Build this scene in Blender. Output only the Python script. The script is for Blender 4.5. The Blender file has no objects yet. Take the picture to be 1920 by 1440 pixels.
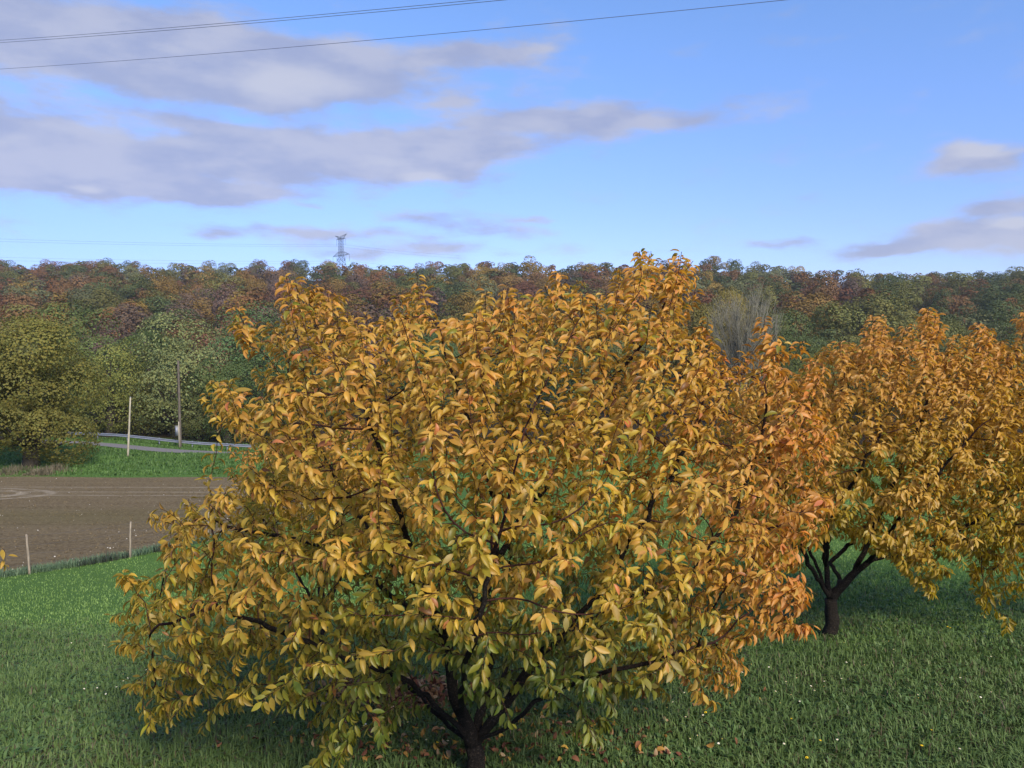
import bpy, math, random
import numpy as np
from mathutils import Vector, Matrix

R = math.radians
rng = np.random.default_rng(7)
random.seed(7)
scene = bpy.context.scene
COL = scene.collection

# ------------------------------------------------------------------ camera
F_PX, CX, CY, HORIZON = 1450.0, 960.0, 720.0, 640.0
PITCH = math.atan((CY - HORIZON) / F_PX)
cam_data = bpy.data.cameras.new("camera")
cam_data.sensor_fit = 'HORIZONTAL'
cam_data.sensor_width = 36.0
cam_data.lens = 36.0 * F_PX / 1920.0
cam_data.clip_start = 0.1
cam_data.clip_end = 6000
cam = bpy.data.objects.new("camera", cam_data)
cam.location = (0, 0, 0)
cam.rotation_euler = (math.pi / 2 - PITCH, 0, 0)
COL.objects.link(cam)
scene.camera = cam

# ------------------------------------------------------------------ sun, sky, exposure
SUN_ELEV, SUN_AZ = R(36), R(150)          # azimuth clockwise from +Y (the view direction): behind the right shoulder
SUN_STRENGTH, SUN_ANGLE = 4.5, R(14)
SKY_STRENGTH = 0.12
HAZE = 0.00013
sun_data = bpy.data.lights.new("sun", 'SUN')
sun_data.energy = SUN_STRENGTH
sun_data.angle = SUN_ANGLE
sun_data.color = (1.0, 0.88, 0.71)
sun = bpy.data.objects.new("sun", sun_data)
sd = Vector((math.sin(SUN_AZ) * math.cos(SUN_ELEV), math.cos(SUN_AZ) * math.cos(SUN_ELEV), math.sin(SUN_ELEV)))
sun.rotation_euler = sd.to_track_quat('Z', 'Y').to_euler()
sun.location = (20, -20, 40)
COL.objects.link(sun)

scene.view_settings.view_transform = 'Standard'
scene.view_settings.look = 'None'
scene.view_settings.gamma = 1
scene.view_settings.exposure = 0.4
scene.view_settings.use_curve_mapping = False


class NT:
    """small helper to write node trees as expressions"""
    def __init__(self, tree):
        self.t = tree
        tree.nodes.clear()

    def node(self, typ, **kw):
        n = self.t.nodes.new(typ)
        for k, v in kw.items():
            setattr(n, k, v)
        return n

    def put(self, sock, v):
        if v is None:
            return
        if isinstance(v, bpy.types.NodeSocket):
            self.t.links.new(v, sock)
        else:
            if sock.type in ('RGBA',) and len(v) == 3:
                v = (*v, 1)
            sock.default_value = v

    def m(self, op, a, b=None, c=None, clamp=False):
        n = self.node('ShaderNodeMath', operation=op)
        n.use_clamp = clamp
        for s, v in zip(n.inputs, (a, b, c)):
            self.put(s, v)
        return n.outputs[0]

    def mix(self, f, a, b, blend='MIX'):
        n = self.node('ShaderNodeMix', data_type='RGBA', blend_type=blend)
        self.put(n.inputs[0], f)
        self.put(n.inputs[6], a)
        self.put(n.inputs[7], b)
        return n.outputs[2]

    def noise(self, vec, scale, detail=3, rough=0.55, dist=0.0, out=0):
        n = self.node('ShaderNodeTexNoise')
        self.put(n.inputs['Vector'], vec)
        n.inputs['Scale'].default_value = scale
        n.inputs['Detail'].default_value = detail
        n.inputs['Roughness'].default_value = rough
        n.inputs['Distortion'].default_value = dist
        return n.outputs[out]

    def ramp(self, f, lo, hi, a=0.0, b=1.0):
        n = self.node('ShaderNodeMapRange', interpolation_type='SMOOTHSTEP')
        for s, v in zip(n.inputs, (f, lo, hi, a, b)):
            self.put(s, v)
        return n.outputs[0]

    def comb(self, x, y, z):
        n = self.node('ShaderNodeCombineXYZ')
        for s, v in zip(n.inputs, (x, y, z)):
            self.put(s, v)
        return n.outputs[0]

    def sep(self, v):
        n = self.node('ShaderNodeSeparateXYZ')
        self.put(n.inputs[0], v)
        return n.outputs


def az_el(px, py):
    u, v = (px - CX) / F_PX, (CY - py) / F_PX
    x = u
    y = math.cos(PITCH) + v * math.sin(PITCH)
    z = -math.sin(PITCH) + v * math.cos(PITCH)
    return math.atan2(x, y), math.atan2(z, math.hypot(x, y))


world = bpy.data.worlds.new("World")
scene.world = world
world.use_nodes = True
w = NT(world.node_tree)
sky = w.node('ShaderNodeTexSky', sky_type='NISHITA')
sky.sun_disc = False
sky.sun_elevation = SUN_ELEV
sky.sun_rotation = SUN_AZ
sky.altitude = 200
sky.air_density = 1.0
sky.dust_density = 0.6
sky.ozone_density = 2.0
gen = w.node('ShaderNodeTexCoord').outputs['Generated']
dx, dy, dz = w.sep(gen)
az = w.m('ARCTAN2', dx, dy)
el = w.m('ARCSINE', w.m('MAXIMUM', w.m('MINIMUM', dz, 1.0), -1.0))
# clear air: Nishita, bluer and a little brighter towards the horizon as on the day
tint = w.mix(w.ramp(el, 0.06, 0.46), (0.79, 0.855, 1.32), (0.95, 1.15, 1.50))
side = w.m('MULTIPLY', w.ramp(az, -0.75, 0.25, 1, 0), w.ramp(el, 0.0, 0.30, 1, 0))
tint = w.mix(side, tint, (0.52, 0.63, 1.15))
clear = w.mix(1.0, sky.outputs[0], tint, 'MULTIPLY')
# cloud field: drifting banks described by bearing and height, broken up by noise
pn = w.comb(w.m('MULTIPLY', az, 1.0), w.m('MULTIPLY', el, 2.6), 0.3)
warp = w.noise(pn, 5.5, 4, 0.55, out=1)
wx, wy, wz = w.sep(warp)
az_w = w.m('ADD', az, w.m('MULTIPLY', w.m('SUBTRACT', wx, 0.5), 0.16))
el_w = w.m('ADD', el, w.m('MULTIPLY', w.m('SUBTRACT', wy, 0.5), 0.045))
BANKS = [  # px, py, half-width, half-height, weight
    (140, 38, 430, 84, .85), (300, 128, 600, 50, .95), (640, 105, 380, 34, .75), (930, 98, 150, 24, .65),
    (440, 160, 200, 40, .75), (15, 205, 50, 22, .5), (330, 215, 190, 16, .55),
    (210, 296, 480, 50, .95), (620, 285, 380, 44, .9), (880, 275, 180, 34, .75), (1110, 222, 300, 28, 1.05),
    (400, 240, 160, 14, .4), (430, 362, 130, 20, .75), (130, 345, 290, 28, .8), (760, 315, 160, 26, .6),
    (580, 386, 40, 6, .55), (580, 437, 230, 11, .7), (760, 410, 100, 16, .75), (910, 428, 130, 16, .65),
    (790, 468, 230, 18, .7), (1030, 408, 44, 6, .6), (390, 440, 60, 8, .6),
    (1815, 292, 125, 36, 1.15), (1880, 378, 130, 22, .95), (1825, 444, 215, 36, 1.3), (1640, 470, 160, 12, .9), (1425, 462, 85, 11, .8),
    (-300, 250, 420, 110, .9), (2250, 420, 250, 40, .8), (840, 192, 60, 8, .35)]
LIT = [(530, 155, 120, 34, 1.0), (800, 330, 50, 14, 1.0), (730, 305, 60, 14, .6), (140, 348, 50, 8, .8), (1010, 96, 70, 20, .5), (1835, 276, 75, 18, 1.3), (1890, 418, 70, 14, 1.3),
       (260, 260, 150, 20, .5), (10, 260, 60, 20, .6), (300, 92, 60, 10, .5)]


def blobs(lst, az_w, el_w, power):
    field = None
    for (px, py, hx, hy, wt) in lst:
        a0, e0 = az_el(px, py)
        a1, _ = az_el(px + hx, py)
        _, e1 = az_el(px, py - hy)
        ra, re = abs(a1 - a0), abs(e1 - e0)
        u = w.m('MULTIPLY', w.m('SUBTRACT', az_w, a0), 1 / ra)
        v = w.m('MULTIPLY', w.m('SUBTRACT', el_w, e0), 1 / re)
        r2 = w.m('ADD', w.m('POWER', w.m('ABSOLUTE', u), power), w.m('MULTIPLY', v, v))
        g = w.m('MULTIPLY', w.m('EXPONENT', w.m('MULTIPLY', r2, -1.1)), wt * 1.25)
        field = g if field is None else w.m('ADD', field, g)
    return field


field = blobs(BANKS, az_w, el_w, 2.4)
n1 = w.noise(w.comb(w.m('MULTIPLY', az, 1.0), w.m('MULTIPLY', el, 3.0), 1.7), 10.0, 7, 0.6)
dens = w.m('ADD', field, w.m('MULTIPLY', w.m('SUBTRACT', n1, 0.5), 2.3))
banks = w.ramp(dens, 0.1, 1.12)
# everywhere else: the same broken layer, overhead and behind
inv = w.m('DIVIDE', 1.0, w.m('ADD', w.m('MAXIMUM', dz, 0.0), 0.12))
plane = w.comb(w.m('MULTIPLY', dx, inv), w.m('MULTIPLY', dy, inv), 0)
n2 = w.ramp(w.noise(plane, 1.3, 5, 0.55), 0.47, 0.68)
outside = w.m('MAXIMUM', w.ramp(el, 0.48, 0.62), w.ramp(w.m('ABSOLUTE', az), 0.75, 0.95))
cover = w.m('MULTIPLY', w.m('MAXIMUM', banks, w.m('MULTIPLY', n2, outside)), 0.84)
n3 = w.noise(w.comb(az, w.m('MULTIPLY', el, 2.6), 4.1), 9.0, 5, 0.55)
cl = w.mix(w.ramp(n3, 0.36, 0.64), (2.4, 2.62, 3.75), (3.3, 3.38, 4.15))
lit = w.m('ADD', blobs(LIT, az_w, el_w, 2.0), w.m('MULTIPLY', w.m('SUBTRACT', n1, 0.5), 1.1))
cl = w.mix(w.m('MULTIPLY', w.ramp(lit, 0.1, 1.1), 0.9), cl, (3.9, 3.9, 4.35))
bg = w.node('ShaderNodeBackground')
w.put(bg.inputs['Color'], w.mix(cover, clear, cl))
bg.inputs['Strength'].default_value = SKY_STRENGTH
wo = w.node('ShaderNodeOutputWorld')
world.node_tree.links.new(bg.outputs[0], wo.inputs['Surface'])


# ------------------------------------------------------------------ helpers
def at(px, py, d):
    """point at forward distance d seen at photo pixel (px, py)"""
    u, v = (px - CX) / F_PX, (CY - py) / F_PX
    c, s = math.cos(PITCH), math.sin(PITCH)
    t = d / (c + v * s)
    return np.array((u * t, d, t * (v * c - s)))


def to_px(P):
    P = np.asarray(P, float)
    c, s = math.cos(PITCH), math.sin(PITCH)
    f = P[..., 1] * c - P[..., 2] * s
    u = P[..., 1] * s + P[..., 2] * c
    return CX + F_PX * P[..., 0] / f, CY - F_PX * u / f


def sstep(x, a, b):
    t = np.clip((x - a) / (b - a), 0, 1)
    return t * t * (3 - 2 * t)


def wav(x, y, k, s):
    return np.sin(x * k + s) * np.cos(y * k * 1.13 + s * 1.7)


LY = np.linspace(0, 56, 225)
LZ = np.interp(LY, [0, 5.2, 10, 15, 20, 25, 28, 40, 55, 56], [-2.0, -3.0, -4.25, -5.5, -6.65, -7.53, -7.84, -8.80, -9.86, -9.90])
LZ[10:-10] = np.convolve(LZ, np.ones(21) / 21, 'valid')


def H(x, y):
    """height of the ground, metres relative to the eye"""
    x = np.asarray(x, float)
    y = np.asarray(y, float)
    left = np.interp(np.clip(y, 0, 56), LY, LZ)
    right = -3.0 - 0.115 * (np.clip(y, 0, 30) - 5.2)
    right = np.where(y > 28, right * (1 - sstep(y, 28, 56)) + left * sstep(y, 28, 56), right)
    kx = 0.05 + 0.95 * sstep(-x, -4.5, 7.5)
    near = right * (1 - kx) + left * kx
    near = np.where(y < 0, near - 0.03 * np.maximum(y, -40), near)
    far = np.interp(y, [55, 70, 77, 81, 84, 100, 130, 160, 620, 700, 760, 1200],
                    [-9.86, -10.5, -11.2, -11.5, -11.8, -12.3, -12.2, -10.5, 48.5, 50, 48, 30])
    z = np.where(y < 55, near, far)
    z = z - 0.45 * sstep(x, -36, -22) * sstep(y, 74, 82) * (1 - sstep(y, 100, 130))
    z = z + 0.7 * sstep(-x, 33, 46) * sstep(y, 60, 72) * (1 - sstep(y, 100, 130))
    z = z - sstep(x, 60, 420) * sstep(y, 250, 600) * 6.0
    z = z + sstep(y, 400, 600) * (1.6 * np.sin(x * 0.017 + 0.6) + 1.1 * np.sin(x * 0.041 + 2.0))
    z = z + sstep(y, 170, 300) * (1.6 * wav(x, y, 0.021, 1.0) + 1.2 * wav(x, y, 0.043, 2.2))
    return z


def ground_hit(px, py, d0=4, d1=120):
    ds = np.linspace(d0, d1, 4000)
    pts = np.array([at(px, py, d) for d in (d0, d1)])
    x = np.interp(ds, [d0, d1], pts[:, 0])
    z = np.interp(ds, [d0, d1], pts[:, 2])
    k = np.argmax(z < H(x, ds))
    return np.array((x[k], ds[k], H(x[k], ds[k])))


def mesh_np(name, V, faces_flat, nper, mat=None, col=None, smooth=True):
    me = bpy.data.meshes.new(name)
    V = np.ascontiguousarray(V, dtype=np.float32).reshape(-1, 3)
    ff = np.ascontiguousarray(faces_flat, dtype=np.int32).ravel()
    if np.isscalar(nper):
        tot = np.full(len(ff) // nper, nper, dtype=np.int32)
    else:
        tot = np.ascontiguousarray(nper, dtype=np.int32)
    st = np.zeros(len(tot), dtype=np.int32)
    st[1:] = np.cumsum(tot)[:-1]
    me.vertices.add(len(V))
    me.vertices.foreach_set('co', V.ravel())
    me.loops.add(len(ff))
    me.loops.foreach_set('vertex_index', ff)
    me.polygons.add(len(tot))
    me.polygons.foreach_set('loop_start', st)
    me.polygons.foreach_set('loop_total', tot)
    if smooth:
        me.polygons.foreach_set('use_smooth', np.ones(len(tot), dtype=bool))
    if col is not None:
        c = np.ones((len(V), 4), dtype=np.float32)
        c[:, :3] = np.asarray(col, dtype=np.float32).reshape(-1, 3)
        at_ = me.attributes.new('tone', 'FLOAT_COLOR', 'POINT')
        at_.data.foreach_set('color', c.ravel())
    me.update(calc_edges=True)
    if mat:
        me.materials.append(mat)
    return me


def obj(name, me, parent=None, loc=None):
    o = bpy.data.objects.new(name, me)
    COL.objects.link(o)
    if parent is not None:
        o.parent = parent
    if loc is not None:
        o.location = loc
    return o


def tag(o, label=None, cat=None, group=None, kind=None):
    if label:
        o['label'] = label
    if cat:
        o['category'] = cat
    if group:
        o['group'] = group
    if kind:
        o['kind'] = kind
    return o


def empty(name, loc, label, cat, group=None):
    o = bpy.data.objects.new(name, None)
    o.empty_display_size = 0.2
    COL.objects.link(o)
    o.location = loc
    return tag(o, label, cat, group)


class MB:
    """collects tubes, boxes and strips in one mesh"""
    def __init__(self):
        self.V, self.F, self.N, self.C, self.n = [], [], [], [], 0

    def add(self, V, F, nper, col=None):
        V = np.asarray(V, float)
        F = np.asarray(F, int)
        self.V.append(V)
        self.F.append((F + self.n).ravel())
        self.N.append(np.full(F.size // nper, nper))
        if col is not None:
            self.C.append(np.broadcast_to(np.asarray(col, float), (len(V), 3)))
        self.n += len(V)

    def tube(self, P, r, sides=6, col=None, cap=True):
        P = np.asarray(P, float)
        n = len(P)
        r = np.broadcast_to(np.asarray(r, float), (n,))
        T = np.gradient(P, axis=0)
        T /= np.linalg.norm(T, axis=1, keepdims=True) + 1e-9
        ref = np.array((0, 0, 1.0)) if abs(T[:, 2]).mean() < 0.8 else np.array((1.0, 0, 0))
        A = np.cross(T, ref)
        A /= np.linalg.norm(A, axis=1, keepdims=True) + 1e-9
        B = np.cross(T, A)
        ang = np.arange(sides) / sides * 2 * np.pi
        ring = P[:, None, :] + r[:, None, None] * (np.cos(ang)[None, :, None] * A[:, None, :] + np.sin(ang)[None, :, None] * B[:, None, :])
        V = ring.reshape(-1, 3)
        i = np.arange(n - 1)[:, None] * sides
        k = np.arange(sides)[None, :]
        k2 = (k + 1) % sides
        F = np.stack([i + k, i + k2, i + sides + k2, i + sides + k], -1).reshape(-1, 4)
        c = None
        if col is not None:
            c = np.asarray(col, float)
            if c.ndim == 2:
                c = np.repeat(c, sides, axis=0)
        self.add(V, F, 4, c)
        if cap and sides >= 4:
            self.V.append(np.array([P[0], P[-1]]))
            a, b = self.n, self.n + 1
            base = self.n - len(V)
            fa = [[a, base + (q + 1) % sides, base + q] for q in range(sides)]
            fb = [[b, base + (n - 1) * sides + q, base + (n - 1) * sides + (q + 1) % sides] for q in range(sides)]
            self.F.append(np.array(fa + fb).ravel())
            self.N.append(np.full(2 * sides, 3))
            if c is not None:
                cc = np.broadcast_to(c, (len(V), 3))
                self.C.append(np.array([cc[0], cc[-1]]))
            self.n += 2

    def box(self, c, s, rot=None, col=None):
        q = np.array([(x, y, z) for x in (-.5, .5) for y in (-.5, .5) for z in (-.5, .5)]) * np.asarray(s)
        if rot is not None:
            q = q @ np.array(rot).T
        self.add(q + np.asarray(c), [[0, 1, 3, 2], [4, 6, 7, 5], [0, 4, 5, 1], [2, 3, 7, 6], [0, 2, 6, 4], [1, 5, 7, 3]], 4, col)

    def mesh(self, name, mat, smooth=True):
        C = np.concatenate(self.C) if self.C else None
        return mesh_np(name, np.concatenate(self.V), np.concatenate(self.F), np.concatenate(self.N), mat, C, smooth)


# ------------------------------------------------------------------ materials
def material(name):
    m = bpy.data.materials.new(name)
    m.use_nodes = True
    return m, NT(m.node_tree)


def surface(nt, shader):
    o = nt.node('ShaderNodeOutputMaterial')
    nt.t.links.new(shader, o.inputs['Surface'])


def principled(nt, color, rough=0.8, spec=0.3, normal=None, metal=0.0):
    p = nt.node('ShaderNodeBsdfPrincipled')
    nt.put(p.inputs['Base Color'], color)
    nt.put(p.inputs['Roughness'], rough)
    p.inputs['Specular IOR Level'].default_value = spec
    nt.put(p.inputs['Metallic'], metal)
    if normal is not None:
        nt.put(p.inputs['Normal'], normal)
    return p.outputs[0]


def bump(nt, h, strength=0.5, dist=0.02):
    b = nt.node('ShaderNodeBump')
    b.inputs['Strength'].default_value = strength
    b.inputs['Distance'].default_value = dist
    nt.put(b.inputs['Height'], h)
    return b.outputs[0]


def foliage_mat(name, source, trans=0.35, rough=0.5, spec=0.35, under=1.0, tint=(1, 1, 1)):
    """leaf: colour from the mesh ('tone'), from the object, or both"""
    m, n = material(name)
    tone = n.node('ShaderNodeAttribute', attribute_name='tone').outputs['Color']
    oc = n.node('ShaderNodeObjectInfo').outputs['Color']
    c = {'tone': tone, 'object': oc, 'both': None}[source]
    if c is None:
        c = n.mix(1.0, oc, tone, 'MULTIPLY')
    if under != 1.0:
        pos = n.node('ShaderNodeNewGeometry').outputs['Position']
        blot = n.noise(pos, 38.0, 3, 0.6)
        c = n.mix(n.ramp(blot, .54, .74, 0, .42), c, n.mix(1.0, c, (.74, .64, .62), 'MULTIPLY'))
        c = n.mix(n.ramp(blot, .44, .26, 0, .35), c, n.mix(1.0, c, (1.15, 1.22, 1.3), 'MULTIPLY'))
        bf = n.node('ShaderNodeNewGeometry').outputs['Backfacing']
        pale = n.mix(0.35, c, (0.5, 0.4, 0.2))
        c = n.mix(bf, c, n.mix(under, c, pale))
    s = principled(n, c, rough, spec)
    if trans > 0:
        t = n.node('ShaderNodeBsdfTranslucent')
        hs = n.node('ShaderNodeHueSaturation')
        hs.inputs['Saturation'].default_value = 1.12
        hs.inputs['Value'].default_value = 1.1
        n.put(hs.inputs['Color'], c)
        n.put(t.inputs['Color'], hs.outputs[0])
        mx = n.node('ShaderNodeMixShader')
        mx.inputs[0].default_value = trans
        n.t.links.new(s, mx.inputs[1])
        n.t.links.new(t.outputs[0], mx.inputs[2])
        s = mx.outputs[0]
    surface(n, s)
    return m


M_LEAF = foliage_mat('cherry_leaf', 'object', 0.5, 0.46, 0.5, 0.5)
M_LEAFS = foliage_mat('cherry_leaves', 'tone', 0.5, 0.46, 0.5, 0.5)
M_FAR = foliage_mat('tree_foliage', 'both', 0.25, 0.7, 0.2)
M_BLADE = foliage_mat('grass_blades', 'tone', 0.3, 0.55, 0.3)

m, n = material('cherry_bark')
M_BARK = m
tone = n.node('ShaderNodeAttribute', attribute_name='tone').outputs['Color']
oc = n.node('ShaderNodeTexCoord').outputs['Object']
ox, oy, oz = n.sep(oc)
band = n.noise(n.comb(n.m('MULTIPLY', ox, 9), n.m('MULTIPLY', oy, 9), n.m('MULTIPLY', oz, 70)), 1.0, 4, 0.6)
grain = n.noise(oc, 60, 5, 0.6)
lich = n.ramp(n.noise(oc, 22, 5, 0.65), 0.6, 0.72)
c = n.mix(n.ramp(band, 0.5, 0.75, 0, 0.75), tone, n.mix(1.0, tone, (2.3, 2.2, 2.1), 'MULTIPLY'))
c = n.mix(n.m('MULTIPLY', lich, 0.18), c, (0.10, 0.10, 0.07))
fleck = n.noise(n.comb(n.m('MULTIPLY', ox, 1.0), n.m('MULTIPLY', oy, 1.0), n.m('MULTIPLY', oz, 1.6)), 75, 4, 0.7)
thick = n.ramp(n.sep(tone)[0], 0.03, 0.014)
c = n.mix(n.m('MULTIPLY', n.ramp(fleck, .52, .66, 0, .75), thick), c, (0.085, 0.068, 0.052))
surface(n, principled(n, c, 0.85, 0.2, bump(n, n.m('ADD', n.m('ADD', band, grain), n.m('MULTIPLY', fleck, 2.0)), 1.0, 0.012)))

m, n = material('far_bark')
M_FBARK = m
oc = n.node('ShaderNodeTexCoord').outputs['Object']
surface(n, principled(n, n.mix(n.noise(oc, 3, 4), (0.02, 0.017, 0.013), (0.07, 0.06, 0.045)), 0.9, 0.1))


def simple(name, col, rough=0.6, spec=0.3, metal=0.0, var=0.25, scale=6.0, stretch=None):
    m, n = material(name)
    oc = n.node('ShaderNodeTexCoord').outputs['Object']
    if stretch:
        x, y, z = n.sep(oc)
        oc = n.comb(n.m('MULTIPLY', x, stretch[0]), n.m('MULTIPLY', y, stretch[1]), n.m('MULTIPLY', z, stretch[2]))
    f = n.noise(oc, scale, 4, 0.6)
    lo = tuple(v * (1 - var) for v in col)
    hi = tuple(min(1, v * (1 + var)) for v in col)
    surface(n, principled(n, n.mix(n.ramp(f, 0.3, 0.7), lo, hi), rough, spec, bump(n, f, 0.25, 0.01), metal))
    return m


M_WOODPOLE = simple('weathered_pole', (0.11, 0.095, 0.08), 0.85, 0.1, 0, 0.4, 3, (6, 6, .6))
M_PALEPOLE = simple('pale_wood', (0.34, 0.315, 0.25), 0.8, 0.15, 0, 0.3, 3, (6, 6, .6))
M_POST = simple('fence_wood', (0.25, 0.215, 0.17), 0.85, 0.1, 0, 0.35, 5, (8, 8, .8))
M_GALV = simple('galvanised_steel', (0.21, 0.23, 0.285), 0.5, 0.5, 0.3, 0.12, 4)
M_BOX = simple('grey_cabinet', (0.20, 0.205, 0.20), 0.6, 0.3, 0, 0.1, 4)
M_WIRE = simple('dull_wire', (0.10, 0.105, 0.12), 0.5, 0.4, 0.3, 0.1, 4)
M_CABLE = simple('cable_aluminium', (0.10, 0.12, 0.19), 0.6, 0.3, 0.0, 0.1, 4)
M_PYLON = simple('pylon_steel', (0.045, 0.06, 0.10), 0.6, 0.3, 0.0, 0.1, 1)
M_PETAL = simple('daisy_petal', (0.75, 0.75, 0.70), 0.6, 0.2, 0, 0.05)
M_YELLOW = simple('yellow_floret', (0.75, 0.55, 0.03), 0.6, 0.2, 0, 0.1)
M_STEM = simple('flower_stem', (0.07, 0.13, 0.04), 0.6, 0.2)

# ground: turf near, soil and litter under the wood
m, n = material('turf_ground')
M_GROUND = m
P = n.node('ShaderNodeNewGeometry').outputs['Position']
gx, gy, gz = n.sep(P)
f1 = n.noise(P, 0.55, 4, 0.6)
f2 = n.noise(P, 6, 5, 0.65)
f3 = n.noise(n.comb(n.m('MULTIPLY', gx, 1.0), n.m('MULTIPLY', gy, 0.6), 0.0), 0.18, 3, 0.5)
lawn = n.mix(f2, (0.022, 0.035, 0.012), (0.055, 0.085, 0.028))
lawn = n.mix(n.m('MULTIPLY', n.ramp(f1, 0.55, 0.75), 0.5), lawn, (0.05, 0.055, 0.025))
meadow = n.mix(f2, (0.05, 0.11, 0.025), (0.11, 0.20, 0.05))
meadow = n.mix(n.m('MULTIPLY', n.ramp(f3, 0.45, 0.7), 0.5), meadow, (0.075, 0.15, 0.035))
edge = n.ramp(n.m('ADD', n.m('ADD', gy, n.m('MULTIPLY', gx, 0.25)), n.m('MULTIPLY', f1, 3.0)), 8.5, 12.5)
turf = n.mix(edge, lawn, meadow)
floor_ = n.mix(f2, (0.012, 0.010, 0.007), (0.045, 0.035, 0.02))
c = n.mix(n.ramp(n.m('ADD', gy, n.m('MULTIPLY', f1, 6)), 90, 97), turf, floor_)
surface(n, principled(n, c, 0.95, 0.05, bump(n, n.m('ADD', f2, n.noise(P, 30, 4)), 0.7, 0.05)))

m, n = material('ploughed_soil')
M_SOIL = m
P = n.node('ShaderNodeNewGeometry').outputs['Position']
sx, sy, sz = n.sep(P)
a = n.noise(P, 7.0, 6, 0.7)
b = n.noise(n.comb(n.m('MULTIPLY', sx, 0.12), sy, 0.0), 1.1, 4, 0.6)
c3 = n.noise(P, 0.09, 3, 0.5)
soil = n.mix(n.ramp(a, 0.32, 0.68), (0.095, 0.070, 0.040), (0.245, 0.192, 0.112))
soil = n.mix(n.m('MULTIPLY', n.ramp(b, 0.42, 0.62), 0.4), soil, (0.225, 0.18, 0.11))
# a first flush of seedlings across the middle of the field
flush = n.m('MULTIPLY', n.ramp(n.m('ABSOLUTE', n.m('SUBTRACT', n.m('ADD', sy, n.m('MULTIPLY', sx, -0.05)), 38.5)), 0.5, 4.5, 1, 0), n.ramp(c3, 0.3, 0.6, 0.3, 1))
soil = n.mix(n.m('MULTIPLY', flush, 0.32), soil, (0.12, 0.115, 0.035))
# wheel tracks of the last turn at the headland
tr = None
for (tx, ty, trr, half) in ((-37.2, 45.8, 7.7, .32), (-37.2, 45.8, 9.4, .32)):
    ex = n.m('SUBTRACT', sx, tx)
    ey = n.m('MULTIPLY', n.m('SUBTRACT', sy, ty), 2.6)
    rr = n.m('SQRT', n.m('ADD', n.m('MULTIPLY', ex, ex), n.m('MULTIPLY', ey, ey)))
    k = n.ramp(n.m('ABSOLUTE', n.m('SUBTRACT', rr, trr)), half * .5, half * 1.6, 1, 0)
    tr = k if tr is None else n.m('MAXIMUM', tr, k)
for yy in (47.2, 45.6, 49.6):
    k = n.ramp(n.m('ABSOLUTE', n.m('SUBTRACT', n.m('ADD', sy, n.m('MULTIPLY', n.m('ADD', sx, 30), 0.02)), yy)), .06, .28, 1, 0)
    k = n.m('MULTIPLY', k, n.ramp(sx, -36, -30))
    tr = n.m('MAXIMUM', tr, n.m('MULTIPLY', k, 0.8))
tr = n.m('MULTIPLY', tr, n.ramp(n.noise(P, 1.4, 3), 0.3, 0.6, 0.25, 1))
soil = n.mix(n.m('MULTIPLY', tr, 0.8), soil, (0.36, 0.31, 0.23))
spk = n.node('ShaderNodeTexVoronoi')
n.put(spk.inputs['Vector'], P)
spk.inputs['Scale'].default_value = 5.0
fleck = n.m('MULTIPLY', n.ramp(spk.outputs['Distance'], 0.06, 0.12, 1, 0), n.ramp(n.noise(P, 1.9, 3), 0.5, 0.6))
soil = n.mix(n.m('MULTIPLY', fleck, 0.6), soil, (0.36, 0.33, 0.28))
surface(n, principled(n, soil, 0.95, 0.05, bump(n, n.m('ADD', n.m('MULTIPLY', a, 1.5), b), 1.0, 0.12)))

m, n = material('asphalt')
M_ROAD = m
P = n.node('ShaderNodeNewGeometry').outputs['Position']
a = n.noise(P, 40, 4, 0.7)
b = n.noise(P, 0.6, 4, 0.6)
c = n.mix(a, (0.13, 0.125, 0.13), (0.21, 0.20, 0.205))
c = n.mix(n.ramp(b, 0.4, 0.7, 0, 0.5), c, (0.17, 0.155, 0.14))
surface(n, principled(n, c, 0.85, 0.25, bump(n, a, 0.3, 0.01)))

M_STONE = simple('field_stone', (0.50, 0.47, 0.41), 0.85, 0.2, 0, 0.3, 9)
M_DEAD = foliage_mat('fallen_leaf', 'object', 0.12, 0.7, 0.2)
M_DEADS = foliage_mat('leaf_litter', 'tone', 0.12, 0.7, 0.2)

# ------------------------------------------------------------------ ground
gxs = np.unique(np.concatenate([np.linspace(-900, -80, 42), np.linspace(-80, -20, 61), np.linspace(-20, 14, 69), np.linspace(14, 80, 34), np.linspace(80, 900, 42)]))
gys = np.unique(np.concatenate([np.linspace(-40, 4, 12), np.linspace(4, 32, 57), np.linspace(32, 104, 73), np.linspace(104, 300, 50), np.linspace(300, 1100, 54)]))


def grid_mesh(name, X, Y, mat, dz=0.0):
    ny, nx = X.shape
    Z = H(X, Y) + dz
    V = np.stack([X, Y, Z], -1).reshape(-1, 3)
    i = np.arange(ny - 1)[:, None] * nx + np.arange(nx - 1)[None, :]
    F = np.stack([i, i + 1, i + nx + 1, i + nx], -1).reshape(-1, 4)
    return mesh_np(name, V, F, 4, mat)


X, Y = np.meshgrid(gxs, gys)
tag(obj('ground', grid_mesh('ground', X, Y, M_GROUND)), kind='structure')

# fence line in plan (its first two posts are seen; it runs on behind the cherry trees)
FP0, FP1 = ground_hit(55, 1077), ground_hit(243, 1046)
FDIR = (FP1 - FP0)[:2]
FLEN = np.linalg.norm(FDIR)
FDIR = FDIR / FLEN


def fence_y(x):
    return FP0[1] + (x - FP0[0]) * FDIR[1] / FDIR[0]


def field_near(x):
    # field edge: strip of rank grass 1 m wide past the fence, then soil; bends away to the right
    e = fence_y(np.minimum(x, -9.0)) + 1.25
    return np.maximum(e + 0.15 * np.sin(x * 1.7) + 0.1 * np.sin(x * 4.1), 14) 


def field_far(x):
    return 55.6 - 0.02 * (x + 30) + 0.2 * np.sin(x * 0.5)


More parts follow.
